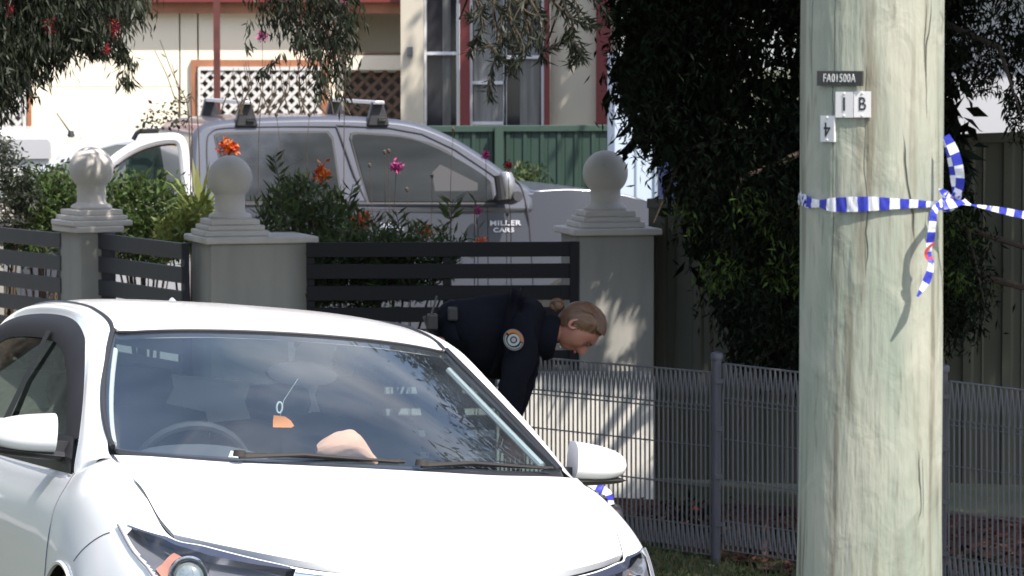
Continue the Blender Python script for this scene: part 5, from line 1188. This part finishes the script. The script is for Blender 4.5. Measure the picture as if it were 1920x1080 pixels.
# ------------------------------------------------------------ the officer
def person():
    d = 16.35; s = sc_at(d); pt = lambda px, py, dy=0: at(px, py, d)*1.0 + Vector((0, dy, 0))
    g0 = gz(pt(815,900).x, d); base = Vector((pt(815,900).x, d, g0)); root = empty('person', base, 'person in dark navy uniform bending forward by the wire fence, fair hair in a bun', 'person')
    navy = mat('navy_cloth', (.005,.0055,.011), .9, spec=.15, bump=.5, bscale=22, var=.4, vscale=6); blk = mat('black_boot', (.012,.012,.012), .5)
    skin = mat('skin', (.37,.175,.125), .5, var=.15, vscale=14, col2=(.32,.13,.10)); skin.node_tree.nodes['Principled BSDF'].inputs['Subsurface Weight'].default_value = .15; skin.node_tree.nodes['Principled BSDF'].inputs['Subsurface Radius'].default_value = (.02,.008,.004)
    hair = mat('ash_blonde_hair', (.14,.068,.032), .45, var=.55, vscale=30, stretch=(.35,3,.35), bump=.8, bscale=60)
    def skinmesh(name, nodes, edges, m, rootk=0, sub=2):
        me = bpy.data.meshes.new(name); me.from_pydata([tuple(Vector(p)-base) for p, r in nodes], edges, [])
        o = bpy.data.objects.new(name, me); COL.objects.link(o); sk = o.modifiers.new('skin', 'SKIN'); sk.use_smooth_shade = True
        for i, (p, r) in enumerate(nodes):
            v = me.skin_vertices[0].data[i]; v.radius = r if isinstance(r, tuple) else (r, r); v.use_root = (i == rootk)
        sb = o.modifiers.new('sub', 'SUBSURF'); sb.levels = sub; sb.render_levels = sub
        dg = bpy.context.evaluated_depsgraph_get(); dg.update(); m2 = bpy.data.meshes.new_from_object(o.evaluated_get(dg)); bpy.data.objects.remove(o)
        return m2
    def chain(*idx): return list(zip(idx, idx[1:]))
    J = dict(pel=pt(812,640), wa=pt(862,620), ch=pt(935,612), uc=pt(992,616), nk=pt(1030,620), hb=pt(1062,618), rs=pt(985,630,-.15), re=pt(955,728,-.20), rw=pt(962,812,-.20), ls=pt(990,618,.15), le=pt(988,705,.20), lw=pt(962,795,.16),
             rh=pt(815,672,-.09), rk=pt(838,852,-.11), ra=pt(812,1030,-.12), lh=pt(815,672,.09), lk=pt(850,850,.12), la=pt(835,1025,.14), rt=pt(852,1052,-.13), lt=pt(875,1048,.15))
    def graph(sp, names, edges):
        k = {n: i for i, n in enumerate(names)}; return [(J[n], sp[n]) for n in names], [(k[a], k[b_]) for a, b_ in edges]
    nb = ['pel','wa','ch','uc','nk','hb','rs','re','rw','ls','le','lw','rh','rk','ra','lh','lk','la','rt','lt']
    eb = [('pel','wa'),('wa','ch'),('ch','uc'),('uc','nk'),('nk','hb'),('uc','rs'),('rs','re'),('re','rw'),('uc','ls'),('ls','le'),('le','lw'),('pel','rh'),('rh','rk'),('rk','ra'),('ra','rt'),('pel','lh'),('lh','lk'),('lk','la'),('la','lt')]
    rb = dict(pel=.075,wa=.075,ch=.08,uc=.065,nk=.052,hb=.056,rs=.035,re=.034,rw=.026,ls=.035,le=.034,lw=.026,rh=.055,rk=.05,ra=.042,lh=.055,lk=.055,la=.042,rt=.03,lt=.03)
    nd, ed = graph(rb, nb, eb); bm_ = skinmesh('body', nd, ed, skin)
    V = [v.co.copy() for v in bm_.vertices]; Fc = [tuple(p.vertices) for p in bm_.polygons]
    B = MB(); B.add(V, Fc)
    # head
    f = Vector((.30, -.10, -.95)).normalized(); u = Vector((.95, 0, .30)); u = (u-f*u.dot(f)).normalized(); sd = u.cross(f); sd = sd if sd.y < 0 else -sd
    hc = pt(1084, 614)-base
    def hp(a, b_):   # a: azimuth from face, b_: elevation ; returns head-local unit and displaced point
        x = math.cos(b_)*math.cos(a); y = math.cos(b_)*math.sin(a); z = math.sin(b_); g = lambda X, Y, Z, w_: math.exp(-((x-X)**2+(y-Y)**2+(z-Z)**2)/(w_*w_))
        rx, ry, rz = .091, .070, .111
        jaw = max(0, -z); ry *= 1-.30*jaw**1.5; rx *= 1-.10*jaw
        if x < 0: rx *= 1+.08*g(-.8,0,.35,.6)*1
        p = Vector((x*rx, y*ry, z*rz)); n_ = Vector((x, y, z))
        dsp = .027*g(1.0,0,-.18,.16)+.016*g(1,0,-.02,.13)+.008*g(.95,0,.32,.25)-.010*g(.90,.36,.08,.17)-.010*g(.90,-.36,.08,.17)+.012*g(.93,0,-.52,.14)+.018*g(.80,0,-.80,.22)+.006*g(.8,.5,-.15,.22)+.006*g(.8,-.5,-.15,.22)-.005*g(.95,0,-.38,.07)
        dsp -= .012*max(0, -z-.1)*max(0, -x)*2
        return n_, p+n_*dsp
    HB = MB(); rows = []; NA, NE = 64, 48
    for i in range(NE+1):
        e_ = -math.pi/2+math.pi*i/NE; rows.append([hp(2*math.pi*k/NA, e_) for k in range(NA+1)])
    wl = lambda p, o_=0: hc+f*(p.x)+sd*p.y+u*p.z
    B.grid([[wl(q[1]) for q in r] for r in rows])
    # ears
    for sy in (1, -1):
        e0 = Vector((-.012, sy*.067, -.008)); ring = [e0+Vector((.017*math.cos(t)-.004, sy*(.008+.006*math.cos(t+2.4)), .030*math.sin(t)*(1.1 if math.sin(t) > 0 else .9))) for t in np.linspace(0, 6.28, 17)]
        B.tube([wl(p) for p in ring], [.0065 if math.sin(t) > -.3 else .008 for t in np.linspace(0, 6.28, 17)], 8, cap=False); B.lathe([(.0001,-.004),(.014,-.002),(.010,.003),(.0001,.004)], 12, wl(e0))
    # hands: palm, four fingers and a thumb each, relaxed
    for wj, el, sg in (('rw','re',-1), ('lw','le',1)):
        w_ = J[wj]-base; dv = (J[wj]-J[el]).normalized(); sdv = Vector((0,1,0)); sdv = (sdv-dv*sdv.dot(dv)).normalized(); nn = dv.cross(sdv)
        pm = [w_, w_+dv*.05, w_+dv*.09]; rings = []
        for q, (hw, ht) in zip(pm, ((.026,.020),(.040,.016),(.042,.013))):
            rings.append([q+nn*hw*math.cos(t)+sdv*ht*math.sin(t) for t in np.linspace(0, 6.283, 15)])
        B.grid(rings)
        for k, (off, ln) in enumerate(((-.031,.068),(-.010,.078),(.011,.073),(.031,.058))):
            p0 = w_+dv*.082+nn*off; c1 = p0+dv*ln*.45+sdv*sg*-.008; c2 = c1+dv*ln*.30+sdv*sg*-.018; c3 = c2+dv*ln*.18+sdv*sg*-.022
            B.tube([p0, c1, c2, c3], [.0095,.0088,.008,.006], 8)
        p0 = w_+dv*.03+nn*.03; B.tube([p0, p0+dv*.03+nn*.022, p0+dv*.055+nn*.026], [.012,.0105,.008], 8)
    body = B.build('body', skin, root, angle=180)
    # facial details
    eb_ = MB()
    for sy in (.030, -.030):
        c = Vector((.079, sy, .009)); eb_.lathe([(.0001,-.006),(.006,-.003),(.007,.0),(.006,.003),(.0001,.006)], 12, wl(c))
    eb_.build('eyes', mat('eye_dark', (.10,.08,.07), .3), root)
    lb = MB()
    for sy in (1, -1):
        lb.tube([wl(Vector((.089,sy*.015,.028))), wl(Vector((.091,sy*.029,.033))), wl(Vector((.081,sy*.044,.027)))], [.002,.004,.002], 6)
        lb.tube([wl(Vector((.0885,sy*.019,.012))), wl(Vector((.0905,sy*.030,.015))), wl(Vector((.083,sy*.041,.010)))], .0024, 6)
    lb.build('brows_and_lashes', mat('dark_lash', (.05,.03,.02), .8), root)
    lp = MB(); lp.tube([wl(Vector((.086,-.022,-.047))), wl(Vector((.0985,-.010,-.046))), wl(Vector((.1005,0,-.047))), wl(Vector((.0985,.010,-.046))), wl(Vector((.086,.022,-.047)))], [.002,.005,.0055,.005,.002], 8); lp.build('lips', mat('lip_skin', (.36,.12,.10), .5), root)
    hr = MB(); G_ = []
    def ish(n_): return (n_.x*.95 - n_.z*.70) < .17-.12*max(0, abs(n_.y)-.8)
    HR = []
    for r in rows:
        row = []
        for n_, p in r:
            k = .17-(n_.x*.95-n_.z*.70); th = .004+.013*min(1, max(0, k)*2.0); row.append(wl(p+n_*th))
        HR.append(row)
    hr.grid(HR, keep=lambda i, j: ish(rows[i][j][0]) and rows[i][j][0].z > -.72); hr.build('hair', hair, root, angle=180)
    # swept strands
    sb_ = MB(); bun = pt(1045,573)-base
    for k in range(60):
        a = rng.uniform(-1, 1); st = Vector((.62*math.cos(a*.9), .95*math.sin(a*1.2), .72)).normalized(); pts = []
        for t in np.linspace(0, 1, 9):
            n_ = (st*(1-t)+Vector((-.80,0,.45))*t).normalized(); e_ = math.asin(n_.z); az = math.atan2(n_.y, n_.x); q = hp(az, e_)[1]; pts.append(wl(q+n_*.017))
        sb_.tube(pts, .0022, 4)
    sb_.build('hair_strands', hair, root)
    bn = MB()
    for k in range(7):
        c = bun+Vector((rng.uniform(-.009,.009), rng.uniform(-.01,.01), rng.uniform(-.008,.008))); ax = Vector((rng.normal()*.5, 1, rng.normal()*.5)).normalized(); e1 = ax.orthogonal().normalized(); e2 = ax.cross(e1); rr = .016+.010*rng.random()
        bn.tube([c+e1*rr*math.cos(t)+e2*rr*math.sin(t)*.8 for t in np.linspace(0, 6.28, 17)], .0085, 8, cap=False)
    bn.lathe([(.0001,-.03),(.022,-.015),(.026,0),(.022,.015),(.0001,.03)], 14, bun); bn.build('hair_bun', hair, root)
    # uniform jacket with sleeves
    J2 = dict(J); J2['bel'] = pt(925,735,-.02); J.update(J2); rj = dict(bel=.175,pel=.150,wa=.165,ch=.18,uc=.170,nk=.112,rs=.088,re=.068,rw=.046,ls=.085,le=.066,lw=.045)
    nj = ['bel','pel','wa','ch','uc','nk','rs','re','rw','ls','le','lw']; ej = [('ch','bel'),('pel','wa'),('wa','ch'),('ch','uc'),('uc','nk'),('uc','rs'),('rs','re'),('re','rw'),('uc','ls'),('ls','le'),('le','lw')]
    nd, ed = graph(rj, nj, ej); m2 = skinmesh('jacket', nd, ed, navy); m2.materials.clear(); m2.materials.append(navy)
    for v in m2.vertices:
        n_ = noise.noise(v.co*7)*.016-abs(noise.noise(v.co*13))*.022+noise.noise(v.co*26)*.004; v.co += v.normal*n_
    o = bpy.data.objects.new('jacket', m2); COL.objects.link(o); o.parent = root
    rl_ = dict(pel=.14,rh=.112,rk=.078,ra=.060,lh=.112,lk=.078,la=.060); nd, ed = graph(rl_, ['pel','rh','rk','ra','lh','lk','la'], [('pel','rh'),('rh','rk'),('rk','ra'),('pel','lh'),('lh','lk'),('lk','la')]); m2 = skinmesh('trousers', nd, ed, navy); m2.materials.clear(); m2.materials.append(navy)
    o = bpy.data.objects.new('trousers', m2); COL.objects.link(o); o.parent = root
    for a, t in (('ra','rt'),('la','lt')):
        A_ = J[a]-base; T_ = J[t]-base; gg = 0; bt = MB(); bt.tube([A_+Vector((0,0,.12)), A_+Vector((-.01,0,.02)), Vector((A_.x-.01,A_.y,.055))], [.062,.060,.055], 12)
        bt.tube([Vector((A_.x-.05,A_.y,.045)), Vector((A_.x+.04,A_.y,.055)), Vector((A_.x+.14,T_.y,.045)), Vector((A_.x+.20,T_.y,.035))], [.045,.055,.048,.030], 12); bt.build('boot', blk, root)
    # collar
    cl = MB(); nk = pt(1033,632)-base; ax = (J['hb']-J['uc']).normalized(); e1 = Vector((0,1,0)); e2 = ax.cross(e1)
    rings = []
    for h, r1 in ((-.07,.10),(-.02,.098),(.022,.088),(.028,.080),(.0,.078)): rings.append([nk+ax*h*(1.0+.5*math.sin(t))+e1*r1*math.cos(t)+e2*r1*1.05*math.sin(t) for t in np.linspace(0, 6.283, 25)])
    cl.grid(rings); cl.build('collar', navy, root)
    # belt kit and radio aerials
    for (x, y, dy, w_, h_) in ((832,690,-.15,.05,.09),(812,600,-.12,.05,.07),(850,585,-.12,.045,.06)):
        p = pt(x, y, dy)-base; bk = MB(); bk.box((p.x-w_/2,p.y-.03,p.z-h_/2),(p.x+w_/2,p.y+.03,p.z+h_/2)); bk.build('belt_pouch', blk, root, bevel=.008, smooth=False)
    ra_ = MB(); ra_.tube([pt(796,640,-.1)-base, pt(806,600,-.1)-base, pt(820,552,-.1)-base], [.010,.006,.004], 8); ra_.tube([pt(806,618,-.1)-base, pt(796,590,-.1)-base], .008, 6); ra_.build('radio_aerial', mat('dull_plastic', (.05,.05,.05), .5), root)
    # sleeve emblem
    pc = pt(963, 629)-base; pc.y = (J['rs']-base).y-.094
    Q = Matrix.Translation(pc) @ Matrix.Rotation(R_(-32), 4, 'Y') @ Matrix.Rotation(R_(90), 4, 'X') @ Matrix.Diagonal((.86,.86,1,1))
    def disc(nm, r0, r1, m_, z, a0=0, a1=6.2832, par=None, ox=0, oy=0, sy=1.0):
        b_ = MB(); n_ = 40; b_.grid([[(ox+r*math.cos(t), oy+r*math.sin(t)*sy, z) for r in (r0, r1)] for t in np.linspace(a0, a1, n_)]); return b_.build(nm, m_, par or root, M=Q, smooth=False)
    wb = mat('badge_white', (.30,.34,.34), .7); ob = mat('badge_orange', (.36,.13,.03), .7)
    e = disc('sleeve_badge', .0001, .050, mat('badge_grey', (.16,.16,.16), .8), .004, sy=1.12); disc('badge_field', .0001, .045, navy, .0055, par=e, sy=1.12); disc('badge_wreath', .036, .043, mat('badge_pale', (.22,.24,.24), .8), .007, 2.0, 5.4, e, sy=1.1)
    disc('badge_arc', .033, .046, ob, .008, -.75, 1.75, e, sy=1.12); disc('badge_ring', .018, .031, wb, .009, par=e); disc('badge_star', .0001, .012, mat('badge_mauve', (.30,.25,.28), .7), .009, par=e)
    return root
person()
# dark bag and a tape offcut beyond the white car's wing
p = at(1158, 1010, 14.6); b = MB(); g0 = gz(p.x, 14.6); hgt = at(1158,948,14.6).z-g0
b.box((-.17,-.10,0),(.02,.12,hgt)); bg_ = empty('equipment_bag', (p.x, 14.6, g0), 'black equipment case half hidden behind the white car\'s wing', 'bag'); b.build('bag_body', M['black'], bg_, bevel=.03)
b = MB(); b.tube([(-.14,0,hgt-.01),(-.10,0,hgt+.03),(-.04,0,hgt+.03),(.0,0,hgt-.01)], .008, 8); b.build('bag_handle', M['black'], bg_)
b = MB(); ribbon(b, [tuple(at(1105,905,14.5)), tuple(at(1125,916,14.5)), tuple(at(1140,925,14.5)), tuple(at(1147,946,14.45))], [.03,.035,.03,.02], .03, tw=[.2,.5,.2]); tag(b.build('tape_offcut', [M['tapewhite'], M['tapeblue'], M['tapered']]), 'short blue and white tape end under the white car\'s right-hand mirror', 'tape')

# ------------------------------------------------------------ unseen house and trees added for window reflections; white house at right
nb = empty('reflection_house', (-12, 24, .1), 'added grey-green house beyond the left picture edge, mirrored in the car windows', 'house')
b = MB(); b.box((-4,-6,0),(4,8,3.0)); b.build('wall', mat('grey_green_board', (.20,.24,.21), .9, var=.3, vscale=12), nb, smooth=False)
b = MB(); b.add([(-4.5,-6.5,3.0),(4.5,-6.5,3.0),(4.5,8.5,3.0),(-4.5,8.5,3.0),(0,-4,4.9),(0,6,4.9)], [(0,1,4),(1,2,5,4),(2,3,5),(3,0,4,5),(0,3,2,1)]); b.build('roof', M['rooftile'], nb, smooth=False)
far_tree(-6.8, 17.5, 3.6, (1.5,2.6,1.9), 'street_tree', 'added leafy tree beyond the left picture edge before the grey-green house', 8000, 4)
far_tree(-6.2, 12.5, 3.0, (1.3,1.8,1.6), 'street_tree', 'nearer added leafy tree beyond the left picture edge', 7000, 9)

wh_ = empty('white_house', (4.0, 27.5, .1), 'white neighbouring house wall glimpsed through leaves right of the timber pole', 'house')
b = MB(); b.box((-1.35,0,0),(8,6,2.8)); b.build('wall', mat('white_board', (.46,.46,.49), .8, var=.1, vscale=2), wh_, smooth=False)
b = MB(); b.add([(-1.8,-.4,2.8),(8.4,-.4,2.8),(8.4,6.4,2.8),(-1.8,6.4,2.8),(.5,3,4.6),(6,3,4.6)], [(0,1,5,4),(1,2,5),(2,3,4,5),(3,0,4),(0,3,2,1)]); b.build('roof', mat('grey_tile', (.20,.20,.21), .8, var=.3), wh_, smooth=False)
